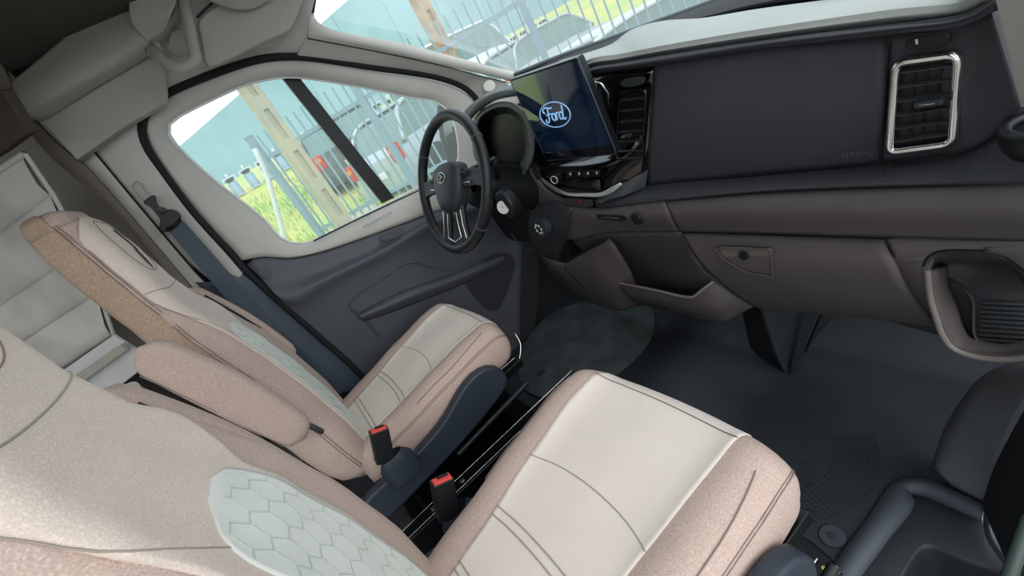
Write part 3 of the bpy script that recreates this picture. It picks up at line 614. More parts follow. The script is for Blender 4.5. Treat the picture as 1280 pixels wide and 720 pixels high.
def lp(x, y): return lc+lu*x+lv*y
mb = MB(); mb.tube([lp(math.cos(a)*.066, math.sin(a)*.034) for a in [2*math.pi*k/48 for k in range(48)]], .0014, 6, True)
mb.build('emblem_oval', logoglow, ts)
strokes = [[(-.040,.008),(-.046,.013),(-.040,.021),(-.026,.022),(-.010,.019),(-.004,.021)], [(-.022,.019),(-.026,.004),(-.031,-.014),(-.038,-.019),(-.045,-.014),(-.042,-.009)], [(-.036,.002),(-.026,.004),(-.012,.004)],
 [(-.006,.004),(-.013,-.002),(-.012,-.012),(-.004,-.015),(.002,-.007),(.000,.002),(-.006,.004)], [(.002,.000),(.008,.004),(.007,-.006),(.005,-.015)], [(.008,.000),(.013,.005),(.018,.003)],
 [(.034,.002),(.026,.005),(.020,-.004),(.022,-.014),(.030,-.013),(.036,-.003)], [(.041,.022),(.037,.004),(.034,-.013),(.040,-.016),(.045,-.012)]]
for st in strokes:
    MB().tube(cr([lp(x, y) for x, y in st], 18), .0019, 6).build('letter_stroke', logoglow, ts)
sheet('stand_arm', [[W(745,100,Y=1.0), W(765,112,Y=1.06)], [W(750,135,Y=1.0), W(768,140,Y=1.06)]], blackp, ts, n=6)
tube('arm_brace', [W(744,103,Y=1.0), W(752,105,Y=1.0), W(760,116,Y=1.01), W(760,130,Y=1.01)], .004, steel, ts)
# ---------------------------------------------------------------- steering wheel
WC = Vector((-.419, .745, .948)); wx = Vector((.99, .12, 0)).normalized(); wt = Vector((-.10, .46, .88)); wt = (wt-wx*wt.dot(wx)).normalized(); wnn = wx.cross(wt).normalized()
if wnn.y > 0: wnn = -wnn
wheel = empty('steering_wheel', WC, 'black leather steering wheel with metallic lower spokes', 'steering wheel')
def wp(a, b, c=0): return WC+wx*a+wt*b+wnn*c
RR = .226
mb = MB(); mb.tube([wp(math.cos(a)*RR, math.sin(a)*RR) for a in [2*math.pi*k/72 for k in range(72)]], .0185, 14, True); mb.build('rim', leather, wheel)
for a in (.55, 2.55, -.75, -2.35):
    mb = MB(); mb.tube([wp(math.cos(a)*RR+math.cos(q)*.0195*math.cos(a), math.sin(a)*RR+math.cos(q)*.0195*math.sin(a), math.sin(q)*.0195) for q in [2*math.pi*k/20 for k in range(20)]], .0008, 5, True); mb.build('rim_seam', seamm, wheel)
hub = [(-.085,.05),(-.05,.068),(0,.074),(.05,.068),(.085,.05),(.088,.0),(.075,-.05),(.05,-.085),(0,-.095),(-.05,-.085),(-.075,-.05),(-.088,0)]
rowsH = []
for s_, c_ in ((1.0, -.02), (1.0, .012), (.93, .026), (.7, .034), (.3, .037), (.01, .038)):
    rowsH.append([wp(p.x*s_, p.y*s_, c_) for p in cr([Vector((x, y, 0)) for x, y in hub], 40, True)])
MB().grid(rowsH, True).build('hub', greyhub, wheel)
for sg in (-1, 1):
    MB().grid([[wp(sg*x, y+d*h, c) for d, c in ((1,-.012),(1,.008),(-1,.008),(-1,-.012))] for x, y, h in ((.07,.012,.036),(.12,.008,.028),(.17,.004,.026),(.212,0,.03))], True).build('side_spoke', greyhub, wheel, bevel=.003)
    MB().box(wp(sg*.115, .022, .012), (.03, .012, .016)).build('switch_pad', blackp, wheel, bevel=.003)
    MB().box(wp(sg*.120, -.008, .011), (.05, .006, .008)).build('switch_trim', steel, wheel, bevel=.002)
    MB().grid([[wp(sg*(x+d*w_), y, c) for d, c in ((1,-.01),(1,.008),(-1,.008),(-1,-.01))] for x, y, w_ in ((.045,-.075,.017),(.052,-.13,.013),(.062,-.18,.014),(.068,-.208,.02))], True).build('lower_spoke', greyhub, wheel)
    MB().tube([wp(sg*.030, -.10, .012), wp(sg*.038, -.14, .012), wp(sg*.046, -.185, .010)], .0022, 6).build('spoke_trim', steel, wheel)
    MB().tube([wp(sg*.062, -.09, .012), wp(sg*.068, -.14, .012), wp(sg*.082, -.188, .010)], .0022, 6).build('spoke_trim', steel, wheel)
MB().tube([wp(-.046, -.185, .010), wp(0, -.20, .010), wp(.046, -.185, .010)], .003, 6).build('spoke_trim', steel, wheel)
mb = MB(); mb.tube([wp(math.cos(a)*.027, .022+math.sin(a)*.017, .038) for a in [2*math.pi*k/32 for k in range(32)]], .002, 6, True); mb.build('hub_emblem', steel, wheel)
mb = MB(); mb.tube(cr([wp(x*.9, .022+y*.9, .039) for x, y in ((-.016,.006),(-.008,.009),(.004,.006),(-.004,-.008),(-.012,-.006),(0,0),(.014,.002))], 20), .0014, 5); mb.build('emblem_script', steel, wheel)
# steering column
col_ = empty('steering_column', WC+Vector((.05, .2, -.1)), 'black steering column cowl with key switch and stalk', 'steering column')
ax = -wnn
def cp(a, b, d): return WC + Vector((.03, .03, -.03)) + wx*a+wt*b+ax*d
MB().grid([[cp(math.cos(q)*w_, math.sin(q)*h_-dz, d) for q in [2*math.pi*k/28 for k in range(28)]] for d, w_, h_, dz in ((.03,.02,.02,0),(.035,.085,.07,0),(.06,.095,.08,0),(.16,.095,.08,.01),(.24,.085,.075,.02),(.30,.08,.07,.03))], True).build('cowl', blackp, col_)
kk = W(629, 259, Y=.78)
mb = MB(); mb.grid([[kk+(Vector((math.cos(q), 0, math.sin(q))))*r+Vector((.35, -1, .1))*d for q in [2*math.pi*k/28 for k in range(28)]] for r, d in ((.052, -.045), (.050, -.012), (.040, -.004), (.001, -.003))], True); mb.build('key_housing', blackp, col_)
kd = Vector((.5, -1, .15)).normalized()
MB().disc(kk-kd*.004, kd, .022, .008).build('ignition_switch', whitep, col_, bevel=.001)
MB().box(kk+kd*.003, (.004, .002, .012)).build('key_slot', blackp, col_)
tube('indicator_stalk', [W(625,232,Y=.90), W(622,215,Y=.85), W(617,203,Y=.82)], [.009, .011, .013], blackp, col_, 10)
MB().disc(W(616, 201, Y=.82), (-.1, -.2, 1), .012, .008).build('stalk_cap', slatm, col_)
MB().box(W(601, 213, Y=.84), (.02, .02, .05)).build('paddle', slatm, col_, bevel=.004)
tube('knee_cable', [W(639,292,Y=1.0), W(646,302,Y=1.0), W(655,310,Y=1.0), W(668,313,Y=1.0)], .0025, slatm, dash)
# pedals
for nm, lab, x, y, z, wd_, yy in (('brake_pedal', 'dark brake pedal in the driver footwell, nearer the tunnel', 700, 385, .16, .07, 1.22), ('clutch_pedal', 'dark pedal in the driver footwell, nearer the door', 681, 398, .16, .06, 1.22)):
    pc = W(x, y, Y=yy); e = empty(nm, pc, lab, 'pedal')
    MB().box(pc, (wd_, .02, .06), Matrix.Rotation(-.5, 3, 'X')).build('pad', slatm, e, bevel=.006)
    MB().tube([pc+Vector((0, .01, .01)), pc+Vector((0, .08, .10)), pc+Vector((0, .09, .25))], .009).build('arm', blackm, e)
# ================================================================== SEATS
CX = -.462
BT = [  # h, half width, front y, thickness, bolster, centre dish
 (-.06, .235, .03, .10, .0, 0), (.0, .262, .005, .13, .008, 0), (.12, .280, -.002, .14, .014, 0), (.26, .280, -.018, .14, .014, 0), (.40, .265, -.042, .135, .012, 0), (.50, .236, -.066, .13, .008, 0),
 (.58, .190, -.088, .125, .008, 0), (.64, .152, -.102, .12, .0, .0), (.72, .136, -.116, .12, .0, -.004), (.82, .134, -.126, .12, .0, -.008), (.90, .124, -.136, .115, 0, -.006), (.945, .102, -.150, .10, 0, 0)]
PX = [(0, 0, 0), (.30, .0, 0), (.55, .0, .55), (.75, .0, 1), (.88, -.006, .6), (.96, -.020, 0), (1.0, -.046, 0), (1.0, -.085, 0), (.93, -1.0, 0), (.6, -1.06, 0), (.3, -1.08, 0), (0, -1.09, 0)]
def bsec(h):
    w, y0, T, b, dsh = interp(BT, h); out = []; w -= .018*(1-min(max((h-.40)/.2, 0), 1))
    for k, (u, d, bb) in enumerate(PX):
        if d <= -1: yy = T*d+.01
        else: yy = d*(T/.12)
        out.append((u*w, y0+yy+bb*b - dsh*(1-u*u if u < 1 else 0)))
    return out
def CXB(h):
    t = min(max((h-.40)/.2, 0), 1); return CX-.020*(1-t*t*(3-2*t))
def bpt(s, h):
    """point on the backrest skin: s from -1 (far edge) over 0 (middle of the front) to 1 (near edge)"""
    sec = bsec(h); u = abs(s)*6; i = min(int(u), 5); t = u-i
    q = cr([Vector((a, b, 0)) for a, b in sec[:8]], 61, False) if False else None
    a, b = sec[i], sec[i+1]; p0 = sec[i-1] if i > 0 else (-sec[1][0], sec[1][1]); p3 = sec[min(i+2, 10)]
    def cm(j): return .5*((2*a[j])+(-p0[j]+b[j])*t+(2*p0[j]-5*a[j]+4*b[j]-p3[j])*t*t+(-p0[j]+3*a[j]-3*b[j]+p3[j])*t**3)
    return Vector((CXB(h)+math.copysign(1, s)*cm(0), cm(1), .44+h))
def boff(s, h, d):
    e = .01; a = bpt(s+e, h)-bpt(s-e, h); b = bpt(s, h+e)-bpt(s, h-e); n = a.cross(b)
    if n.length < 1e-9: n = Vector((0, 1, 0))
    n.normalize()
    if n.y < -.2 or (abs(n.y) <= .2 and n.x*s < 0): n = -n
    return bpt(s, h)+n*d
def srow(s0, s1, h, n, d): return [boff(s0+(s1-s0)*k/(n-1), h, d) for k in range(n)]
def panel(name, mat_, parent, hs, n=20, d=.004, **kw):
    """cover panel lying on the backrest: hs = rows (h, s0, s1)"""
    A = [srow(s0, s1, h, n, d) for h, s0, s1 in hs]; m = len(A)
    edge = [srow(s0, s1, h, n, -.004) for h, s0, s1 in hs]
    mb = MB(); mb.grid(A); k = len(mb.v); mb.grid(edge)
    for i in range(m-1): mb.f += [(i*n, (i+1)*n, k+(i+1)*n, k+i*n), (i*n+n-1, (i+1)*n+n-1, k+(i+1)*n+n-1, k+i*n+n-1)]
    for j in range(n-1): mb.f += [(j, j+1, k+j+1, k+j), ((m-1)*n+j, (m-1)*n+j+1, k+(m-1)*n+j+1, k+(m-1)*n+j)]
    return mb.build(name, mat_, parent, **kw)
seat = empty('car_seat', (CX, .2, 0), 'driver seat in rose taupe and ivory covers behind the steering wheel', 'car seat', 'front seats')
hs_ = [-.06+.045*k for k in range(23)]; hs_ = [h for h in hs_ if h < .93]+[.93, .945]
rows = []
for h in hs_:
    sec = bsec(h); ring = [Vector((CXB(h)+x, y, .44+h)) for x, y in sec] + [Vector((CXB(h)-x, y, .44+h)) for x, y in reversed(sec[1:-1])]
    rows.append(cr(ring, 64, True))
last = rows[-1]; cL = sum(last, Vector())/64
for k, (sc, dz) in enumerate(((.94, .014), (.80, .026), (.55, .034), (.25, .037), (.02, .038))): rows.append([cL+(p-cL)*sc+Vector((0, -.01*k*.5, dz)) for p in last])
f0 = rows[0]; c0 = sum(f0, Vector())/64; rows = [[c0+(p-c0)*.05 for p in f0]]+rows
br_ = MB().grid(rows, True).build('backrest', pinkf, seat)
# brown gusset cover wrapping the sides and back of shoulder and headrest
A = []
for r, hh in zip(rows[1:], hs_+[.945]*5):
    if hh < .40: continue
    q = boff(.99, min(hh, .94), 0); q2 = boff(-.99, min(hh, .94), 0)
    if hh >= .945 and A and len(A) >= NG: j0, j1 = J
    else:
        j0 = min(range(0, 32), key=lambda j: (r[j]-q).length); j1 = min(range(32, 64), key=lambda j: (r[j]-q2).length); J = (j0, j1)
        NG = len(A)+1
    seg = r[j0:j1+1]; c = sum(r, Vector())/64
    seg = [p+(p-c).normalized()*.003+Vector((0, 0, .004 if hh >= .945 else 0)) for p in seg]
    A.append([boff(.995, hh, .002)]+seg[1:-1]+[boff(-.995, hh, .002)] if hh < .945 else seg)
    A[-1] = cr(A[-1], 44, False, True)
mb = MB(); mb.grid(A); mb.build('gusset_cover', brownf, br_)
# centre cover panel with headrest tongue
hp = []
def sc_(h):
    if h < .46: return .25
    if h < .70: t = (h-.46)/.24; return .25+(.92-.25)*t*t*(3-2*t)
    return .92
for k in range(56):
    h = .0+.940*k/55; s = sc_(h)
    if h > .87: s = .92*math.sqrt(max(.02, 1-((h-.87)/.072)**2))
    hp.append((h, -s, s if h > .6 else s+.28*min(1, (.6-h)/.15)))
panel('centre_panel', beigef, br_, hp, 28, .004)
# quilted insert low in the panel
ins_ = []
HT = .53
def qs(h):
    t = (h+.01)/HT; s = .235-.03*t
    if t > .80: s *= max(.02, 1-((t-.80)/.202)**3)**.45
    return s
for k in range(34):
    h = -.01+HT*k/33
    ins_.append((h, -qs(h), qs(h)*1.75))
qi = panel('quilted_insert', mintf, br_, ins_, 24, .006)
mb = MB()
def qok(s, h): return -.005 < h < HT-.02 and -qs(h)+.012 < s < qs(h)*1.75-.015
def s_of(u):
    u_ = abs(u); T = [(0, 0), (.30, 1/6), (.55, 2/6), (.75, 3/6)]
    for (a, p), (b, q) in zip(T, T[1:]):
        if u_ <= b: return math.copysign(p+(q-p)*(u_-a)/(b-a), u)
    return math.copysign(.5, u)
HR = .030
for c_ in range(-5, 6):
    for r in range(-1, 14):
        ox = c_*HR*1.5; oz = r*HR*1.732 + (HR*.866 if c_ % 2 else 0)
        pts = [(ox+HR*math.cos(a), oz+HR*math.sin(a)) for a in [math.pi/3*k for k in range(4)]]
        for a, b in zip(pts, pts[1:]):
            for q in range(3):
                x0, x1 = a[0]+(b[0]-a[0])*q/3, a[0]+(b[0]-a[0])*(q+1)/3; z0, z1 = a[1]+(b[1]-a[1])*q/3, a[1]+(b[1]-a[1])*(q+1)/3
                s0_, s1_ = s_of(x0/.27), s_of(x1/.27)
                if qok(s0_, z0) and qok(s1_, z1): mb.tube([boff(s0_, z0, 0.0064), boff(s1_, z1, 0.0064)], .0011, 4)
mb.build('quilt_stitching', mat('quilt_line', '#bcc2b8', .95), br_, kind='stuff')
def bseam(s0, hs, d=.0, m=seamm, r=.0013, name='seam'):
    MB().tube([boff(s0(h) if callable(s0) else s0, h, d) for h in hs], r, 5).build(name, m, br_)
lin_ = lambda a, b, n: [a+(b-a)*k/(n-1) for k in range(n)]
for sg in (-1, 1):
    bseam(sg*.985, lin_(-.02, .94, 60)); bseam(sg*.945, lin_(-.02, .94, 60))
    bseam(lambda h: sg*sc_(h), lin_(.0, .86, 50), .004, mat('soft_seam', '#9a8f86', .9), .0012)
    # oval headrest stitch
MB().tube([boff(.42*math.cos(a)*(1.0), .835+.085*math.sin(a), .0045) for a in [2*math.pi*k/60 for k in range(60)]], .0012, 5, True).build('seam', seamm, br_)
MB().tube([boff(-.90+1.8*k/30, .715-.02*math.sin(math.pi*k/30), .0045) for k in range(31)], .0014, 5).build('seam', seaml, br_)
# hook and leaf mark on the headrest
mk = mat('charcoal_print', '#3a3a3c', .6)
mb = MB(); mb.tube([boff(x/.135, h, .005) for x, h in cr([Vector((-.022, .845, 0)), Vector((-.018, .80, 0)), Vector((-.016, .765, 0))], 10)] if False else [boff(-.16+k*.01, .885-.010*k, .0055) for k in range(8)], .0028, 5); mb.build('headrest_mark', mk, br_)
lf = [(-.09,.815),(-.04,.825),(.0,.815),(.04,.785),(.06,.755),(.0,.765),(-.06,.785),(-.10,.805)]
mb = MB(); A = [boff(s, h, .0055) for s, h in lf]; A2 = [boff(s, h, .0065) for s, h in lf]
mb.add(A+A2, [tuple(range(8)), tuple(8+k for k in reversed(range(8)))]+[(k, (k+1) % 8, 8+(k+1) % 8, 8+k) for k in range(8)]); mb.build('headrest_mark', mk, br_, smooth=False)
# ---- cushion
ZT = [(0, .445), (.12, .462), (.30, .492), (.45, .512), (.56, .515)]
def cw(y): return interp([(-.04, .225), (.05, .245), (.3, .262), (.45, .268), (.56, .262)], y)[0]
CPX = [(0, 0), (.32, .0), (.55, .004), (.72, .018), (.86, .016), (.95, .0), (1.0, -.035), (1.0, -.085), (.97, -.12), (.85, -.14), (0, -.145)]
def csec(y, ph=0.0):
    """cross section at y; ph 0..90 degrees wraps round the front nose"""
    w = cw(y); zt = interp(ZT, y)[0]; w *= 1-.10*(1-math.cos(ph)); out = []
    zc = -.065
    for u, d in CPX:
        z = zt + zc + (d-zc)*math.cos(ph)
        yy = y + math.sin(ph)*.062 + (.028*(1-u**2.4) if y > .45 else 0)*min(1, max(0, (y-.40)/.1))
        out.append((u*w, yy, z))
    return out
def cpt(s, y, ph=0.0, d=0.0):
    sec = csec(y, ph); u = abs(s)*6; i = min(int(u), 5); t = u-i
    a, b = sec[i], sec[i+1]; p0 = sec[i-1] if i > 0 else (-sec[1][0], sec[1][1], sec[1][2]); p3 = sec[min(i+2, 9)]
    v = [.5*((2*a[j])+(-p0[j]+b[j])*t+(2*p0[j]-5*a[j]+4*b[j]-p3[j])*t*t+(-p0[j]+3*a[j]-3*b[j]+p3[j])*t**3) for j in range(3)]
    return Vector((CX+math.copysign(1, s)*v[0], v[1]+d*math.sin(ph), v[2]+d*math.cos(ph)))
rows = []
for y, ph in [(-.04+.04*k, 0) for k in range(14)]+[(.49, 0)]+[(.50, math.radians(a)) for a in (8, 20, 32, 45, 58, 70, 80, 88)]:
    sec = csec(y, ph); ring = [Vector((CX+x, yy, z)) for x, yy, z in sec]+[Vector((CX-x, yy, z)) for x, yy, z in reversed(sec[1:-1])]
    rows.append(cr(ring, 60, True))
c1 = sum(rows[0], Vector())/60; rows = [[c1+(p-c1)*.05 for p in rows[0]]]+rows
c2 = sum(rows[-1], Vector())/60; rows.append([c2+(p-c2)*.05 for p in rows[-1]])
cu_ = MB().grid(rows, True).build('cushion', pinkf, seat)
def cys(): return [(.0+.025*k, 0) for k in range(20)]+[(.49, 0)]+[(.50, math.radians(a)) for a in (8, 20, 32, 45, 58, 68)]
A = []; n = 26
for y, ph in cys():
    s1 = .345+.11*min(1, y/.5)
    A.append([cpt(-s1+2*s1*k/(n-1), y, ph, .0022) for k in range(n)])
B = [[p-Vector((0, 0, .007)) for p in r] for r in A]
mb = MB(); mb.grid(A); k = len(mb.v); mb.grid(B); m = len(A)
for i in range(m-1): mb.f += [(i*n, (i+1)*n, k+(i+1)*n, k+i*n), (i*n+n-1, (i+1)*n+n-1, k+(i+1)*n+n-1, k+i*n+n-1)]
for j in range(n-1): mb.f += [(j, j+1, k+j+1, k+j), ((m-1)*n+j, (m-1)*n+j+1, k+(m-1)*n+j+1, k+(m-1)*n+j)]
cpn = mb.build('cushion_panel', creamf, cu_)
sg_ = mat('panel_groove', '#a39c91', .95)
def cseam(pts, r=.0013, m=seamm, name='seam'): MB().tube(pts, r, 5).build(name, m, cu_)
for y, bow in ((.300, .028), (.182, .01), (.164, .01), (.062, .0), (.046, .0)):
    s1 = .345+.11*min(1, y/.5)
    cseam([cpt(-s1+2*s1*k/24, y+bow*math.sin(math.pi*k/24), 0, .0028) for k in range(25)], .0016 if bow < .02 else .0012, sg_)
for sg in (-1, 1):
    for s_ in (.955, .93):
        cseam([cpt(sg*s_, y, ph, .0005) for y, ph in cys()])
    cseam([cpt(sg*(.79-.10*max(0, (y-.36)/.14)**2), y, ph, .0008) for y, ph in cys()[8:21]])
for ph in (18,):
    cseam([cpt(-.455+.91*k/30, .50, math.radians(ph), .0028) for k in range(31)], .0012)
# ---- armrests: folded up beside the backrest
def armrest(sg, lab=None):
    x0 = CX+sg*.315; rows = []
    path = [Vector((x0, -.072, .66)), Vector((x0, -.082, .71)), Vector((x0, -.10, .78)), Vector((x0, -.13, .89)), Vector((x0, -.165, 1.0)), Vector((x0, -.19, 1.075))]
    if sg < 0: path = [p+Vector((0, .045, .015)) for p in path]
    P = cr(path, 24); m = len(P)
    for i, p in enumerate(P):
        t = i/(m-1); e = min(t, 1-t); k = math.sqrt(max(0.01, 1-(1-min(e/.10, 1))**2))
        hw = .030*k*(1 if t < .5 else .95); hy = ((.040 if sg > 0 else .030)+.012*math.sin(t*math.pi))*k
        tt = (P[min(i+1, m-1)]-P[max(i-1, 0)]).normalized(); ny = Vector((1, 0, 0)).cross(tt).normalized()
        rows.append([p+Vector((1, 0, 0))*hw*math.copysign(abs(math.cos(q))**.65, math.cos(q))+ny*hy*math.copysign(abs(math.sin(q))**.65, math.sin(q)) for q in [2*math.pi*j/28 for j in range(28)]])
    for e in (0, -1):
        c = sum(rows[e], Vector())/28; cap = [c+(p-c)*.05 for p in rows[e]]
        if e == 0: rows = [cap]+rows
        else: rows.append(cap)
    o = MB().grid(rows, True).build('armrest', pinkf, seat)
    for q in (.9, 2.2):
        pts = []
        for i, p in enumerate(P[2:-2]):
            tt = (P[i+3]-P[i+1]).normalized(); ny = Vector((1, 0, 0)).cross(tt).normalized()
            pts.append(p+Vector((1, 0, 0))*(.0303*math.copysign(abs(math.cos(q))**.65, math.cos(q))) + ny*.048*math.copysign(abs(math.sin(q))**.65, math.sin(q)))
        MB().tube(pts, .0012, 5).build('seam', seamm, o)
    if sg < 0:
        MB().tube([p+Vector((.029, .022, .006)) for p in P[9:21]], .004, 6).build('slot', blackp, o)
    else: MB().tube([(x0-.02, -.05, .67), (x0-.03, -.04, .63)], .008).build('hinge', slatm, o)
    return o
armrest(1); armrest(-1)
# ---- side trims, buckle, base
def side_trim(sg):
    x = CX+sg*.292
    prof = [(.0-.12,.335),(-.10,.41),(-.03,.425),(.05,.42),(.14,.43),(.22,.445),(.33,.49),(.39,.500),(.44,.486),(.47,.45),(.465,.40),(.39,.37),(.1,.33)]
    P = cr([Vector((x, y, z-.035)) for y, z in prof], 44, True)
    MB().plate([p-Vector((.018, 0, 0)) for p in P], (.038, 0, 0)).build('side_trim', navy if sg > 0 else navy, seat, smooth=True, bevel=.010)
side_trim(1); side_trim(-1)
def buckle(x, y, z, tilt=0.0):
    R = Matrix.Rotation(tilt, 3, 'X')
    b = MB().box((x, y, z), (.032, .052, .10), R).build('belt_buckle', blackp, seat, bevel=.004)
    MB().box(Vector((x+.002, y, z))+R @ Vector((0, 0, .049)), (.024, .044, .008), R).build('red_button', red, b, bevel=.002)
    MB().box(Vector((x, y, z))+R @ Vector((-.004, .004, .053)), (.010, .026, .004), R).build('buckle_slot', blackm, b)
    MB().grid([[Vector((x+math.cos(q)*a, y+math.sin(q)*b2, zz)) for q in [2*math.pi*j/16 for j in range(16)]] for zz, a, b2 in ((z-.13, .03, .055), (z-.07, .03, .052), (z-.045, .022, .034))], True).build('buckle_base', navy, b)
bq = W(477, 556, X=CX+.325)
buckle(bq.x, bq.y, bq.z, -.42)
MB().box((CX, .22, .20), (.40, .42, .30)).build('pedestal', blackm, seat, bevel=.02)
MB().box((CX, .24, .035), (.50, .60, .05)).build('foot_plate', blackm, seat, bevel=.015)
for sg in (-1, 1):
    r = MB().box((CX+sg*.225, .26, .345), (.05, .60, .03)).build('slide_rail', blackm, seat, bevel=.003)
    MB().tube([(CX+sg*.225, -.04, .364), (CX+sg*.225, .55, .364)], .0012, 6).build('rail_edge', steel, r)
MB().box((CX, .25, .335), (.46, .48, .03)).build('seat_pan', blackm, seat, bevel=.01)
MB().tube([(CX+.325-.03, .52, .30), (CX+.30, .20, .28)], .01).build('swivel_lever', blackp, seat)
def copy_tree(o, parent=None):
    c = o.copy(); COL.objects.link(c); c.parent = parent
    for ch in [x for x in bpy.data.objects if x.parent == o and x.name in SRC]: copy_tree(ch, c)
    return c
SRC = {x.name for x in bpy.data.objects}
seat2 = copy_tree(seat); seat2.location.x += .95; ORG[seat2.name] = Vector(seat2.location)
seat2['label'] = 'nearest seat, passenger side, large cream cushion in the foreground'
arms_ = [c for c in seat2.children if c.name.startswith('armrest')]
min(arms_, key=lambda c: c.data.vertices[0].co.x).location = Vector((0, -.042, -.004))
for ch in seat2.children:
    if ch.name.startswith('belt_buckle'):
        q_ = W(556, 622, X=.17); ch.location = q_-bq-Vector((.95, 0, 0))
MB().tube(cr([Vector((CX+.20, .46, .33)), Vector((CX+.22, .54, .33)), Vector((CX+.21, .60, .38)), Vector((CX+.19, .61, .42))], 20), .0028, 8).build('release_bar', steel, seat)
e_ = MB().plate([W(x, y, Z=.10) for x, y in ((978,676),(998,671),(1018,684),(1040,703),(1056,724),(1040,760),(960,740))], (0, 0, .02)).build('rail_end_cover', blackm, seat2, bevel=.004)
for a_, b_ in (((1011,713),(1021,698)), ((1034,726),(1046,708)), ((1040,728),(1049,714))): MB().tube([W(*a_, Z=.124), W(*b_, Z=.124)], .0028, 6).build('bar', steel, e_)
MB().disc(W(1030, 711, Z=.121), (0, 0, 1), .004, .004).build('bolt', mat('brass_bolt', '#b5a24a', .4), e_)
# floor rail between the seats
rail = empty('swivel_rail', (0, .3, 0), 'long black metal rail on the floor between the two seats', 'rail')
MB().box((-.085, .27, .20), (.05, .80, .10)).build('rail_body', blackm, rail, bevel=.006)
for x in (-.108, -.066): MB().tube([(x, -.12, .254), (x, .66, .254)], .0014, 6).build('rail_edge', steel, rail)
MB().box((-.085, .30, .08), (.12, .70, .16)).build('rail_foot', blackm, rail, bevel=.01)
for y in (.05, .16, .58, .63): MB().disc((-.085, y, .25), (0, 0, 1), .008, .008).build('bolt', steel, rail)
# ================================================================== FLOOR ITEMS
fm = L('Z', [(648,466),(652,440),(672,408),(700,388),(740,376),(795,374),(814,386),(818,412),(800,445),(770,470),(735,500),(662,492)], .012)
fmo = plate('footwell_mat', cr(fm, 60, True), (0, 0, .006), dustym, label='worn grey green rubber mat in the driver footwell', cat='floor mat', bevel=.002)
st = MB().disc(W(1041, 671, Z=.001), (0, 0, 1), .026, .005).build('mat_stud', mat('stud_rubber', '#3c424a', .5), label='round rubber stud on the floor beside the near seat', cat='stud', bevel=.001)
ORG[st.name] = Vector(st.location)
MB().disc(W(1040, 670, Z=.005), (0, 0, 1), .008, .004).build('stud_centre', rubberm, st)
st = MB().disc(W(676, 466, Z=.02), (0, 0, 1), .020, .004).build('mat_stud', rubberm, label='rubber stud at the edge of the driver footwell mat', cat='stud', bevel=.001)
ORG[st.name] = Vector(st.location); MB().disc(W(676, 466, Z=.026), (0, 0, 1), .006, .003).build('stud_centre', blackp, st)
plate('step_well', [(.66, .05, -.30), (1.06, .05, -.30), (1.06, 1.0, -.30), (.66, 1.0, -.30)], (0, 0, .02), blackp, label='black underside of the entry step', cat='panel')
# entry step tray on the passenger side
step = empty('entry_step', (.85, .7, -.2), 'charcoal moulded entry step with a storage pocket', 'step')
oz = [(1010,770),(1047,705),(1085,653),(1118,606),(1130,601),(1152,600),(1190,615),(1229,633)]
sheet('step_rim', [L('Z', oz, .002), L('Z', [(x+9, y+7) if x < 1125 else (x, y+6) for x, y in oz], .014), L('Z', [(x+18, y+16) if x < 1125 else (x-1, y+12) for x, y in oz], .006), L('Z', [(x+20, y+20) if x < 1125 else (x-2, y+15) for x, y in oz], -.04)], mat('step_rim_grey', '#454b53', .5, .4, 900), step, n=40, dense=16)
tr0 = [W(1030, 800, Z=-.04), W(1067, 722, Z=-.04), W(1130, 632, Z=-.04), W(1143, 616, Z=-.04), W(1156, 612, Z=-.04), W(1222, 640, Z=-.04), W(1232, 668, Z=-.04), W(1275, 735, Z=-.04), W(1300, 800, Z=-.04)]
poc = [W(1085, 790, Z=-.04), W(1128, 715, Z=-.04), W(1150, 683, Z=-.04), W(1160, 679, Z=-.04), W(1200, 694, Z=-.04), W(1262, 720, Z=-.04), W(1290, 790, Z=-.04)]
sheet('step_tread', [tr0, poc], mat('step_tread_grey', '#30353b', .6, 1.0, 500), step, n=50, th=.01)
sheet('pocket_rim', [poc, [p+Vector((.004, -.006, -.012)) for p in poc], [p+Vector((.01, -.012, -.16)) for p in poc]], mat('pocket_grey', '#26292e', .5), step, n=40)
plate('pocket_floor', [p+Vector((.01, -.012, -.16)) for p in poc], (0, 0, -.01), blackp, step)
sheet('sill_edge', [[W(1229, 634, Z=-.005), W(1231, 668, Z=-.02), W(1258, 712, Z=-.02), W(1290, 770, Z=-.02)], [W(1233, 632, Z=.02), W(1236, 668, Z=.0), W(1263, 710, Z=-.0), W(1296, 768, Z=-.0)]], mat('sill_grey', '#4a4f55', .5), step, n=20)
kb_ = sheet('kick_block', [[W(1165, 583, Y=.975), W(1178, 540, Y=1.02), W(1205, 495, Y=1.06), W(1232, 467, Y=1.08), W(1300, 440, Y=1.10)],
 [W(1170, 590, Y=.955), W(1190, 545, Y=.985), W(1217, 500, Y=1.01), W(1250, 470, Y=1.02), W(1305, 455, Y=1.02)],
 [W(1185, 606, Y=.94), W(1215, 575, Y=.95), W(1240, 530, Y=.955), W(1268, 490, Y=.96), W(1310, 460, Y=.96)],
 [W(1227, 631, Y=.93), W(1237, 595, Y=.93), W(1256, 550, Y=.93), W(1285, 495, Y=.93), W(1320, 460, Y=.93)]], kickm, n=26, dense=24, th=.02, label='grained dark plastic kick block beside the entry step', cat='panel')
sheet('trim_15', [[W(1227, 632, Y=.93), W(1240, 590, Y=.93), W(1262, 545, Y=.93), W(1290, 495, Y=.93)], [W(1262, 712, Y=.78), W(1275, 650, Y=.80), W(1300, 600, Y=.82), W(1330, 540, Y=.84)]], darkr, n=16, kind='structure', label='black door opening post by the entry step')
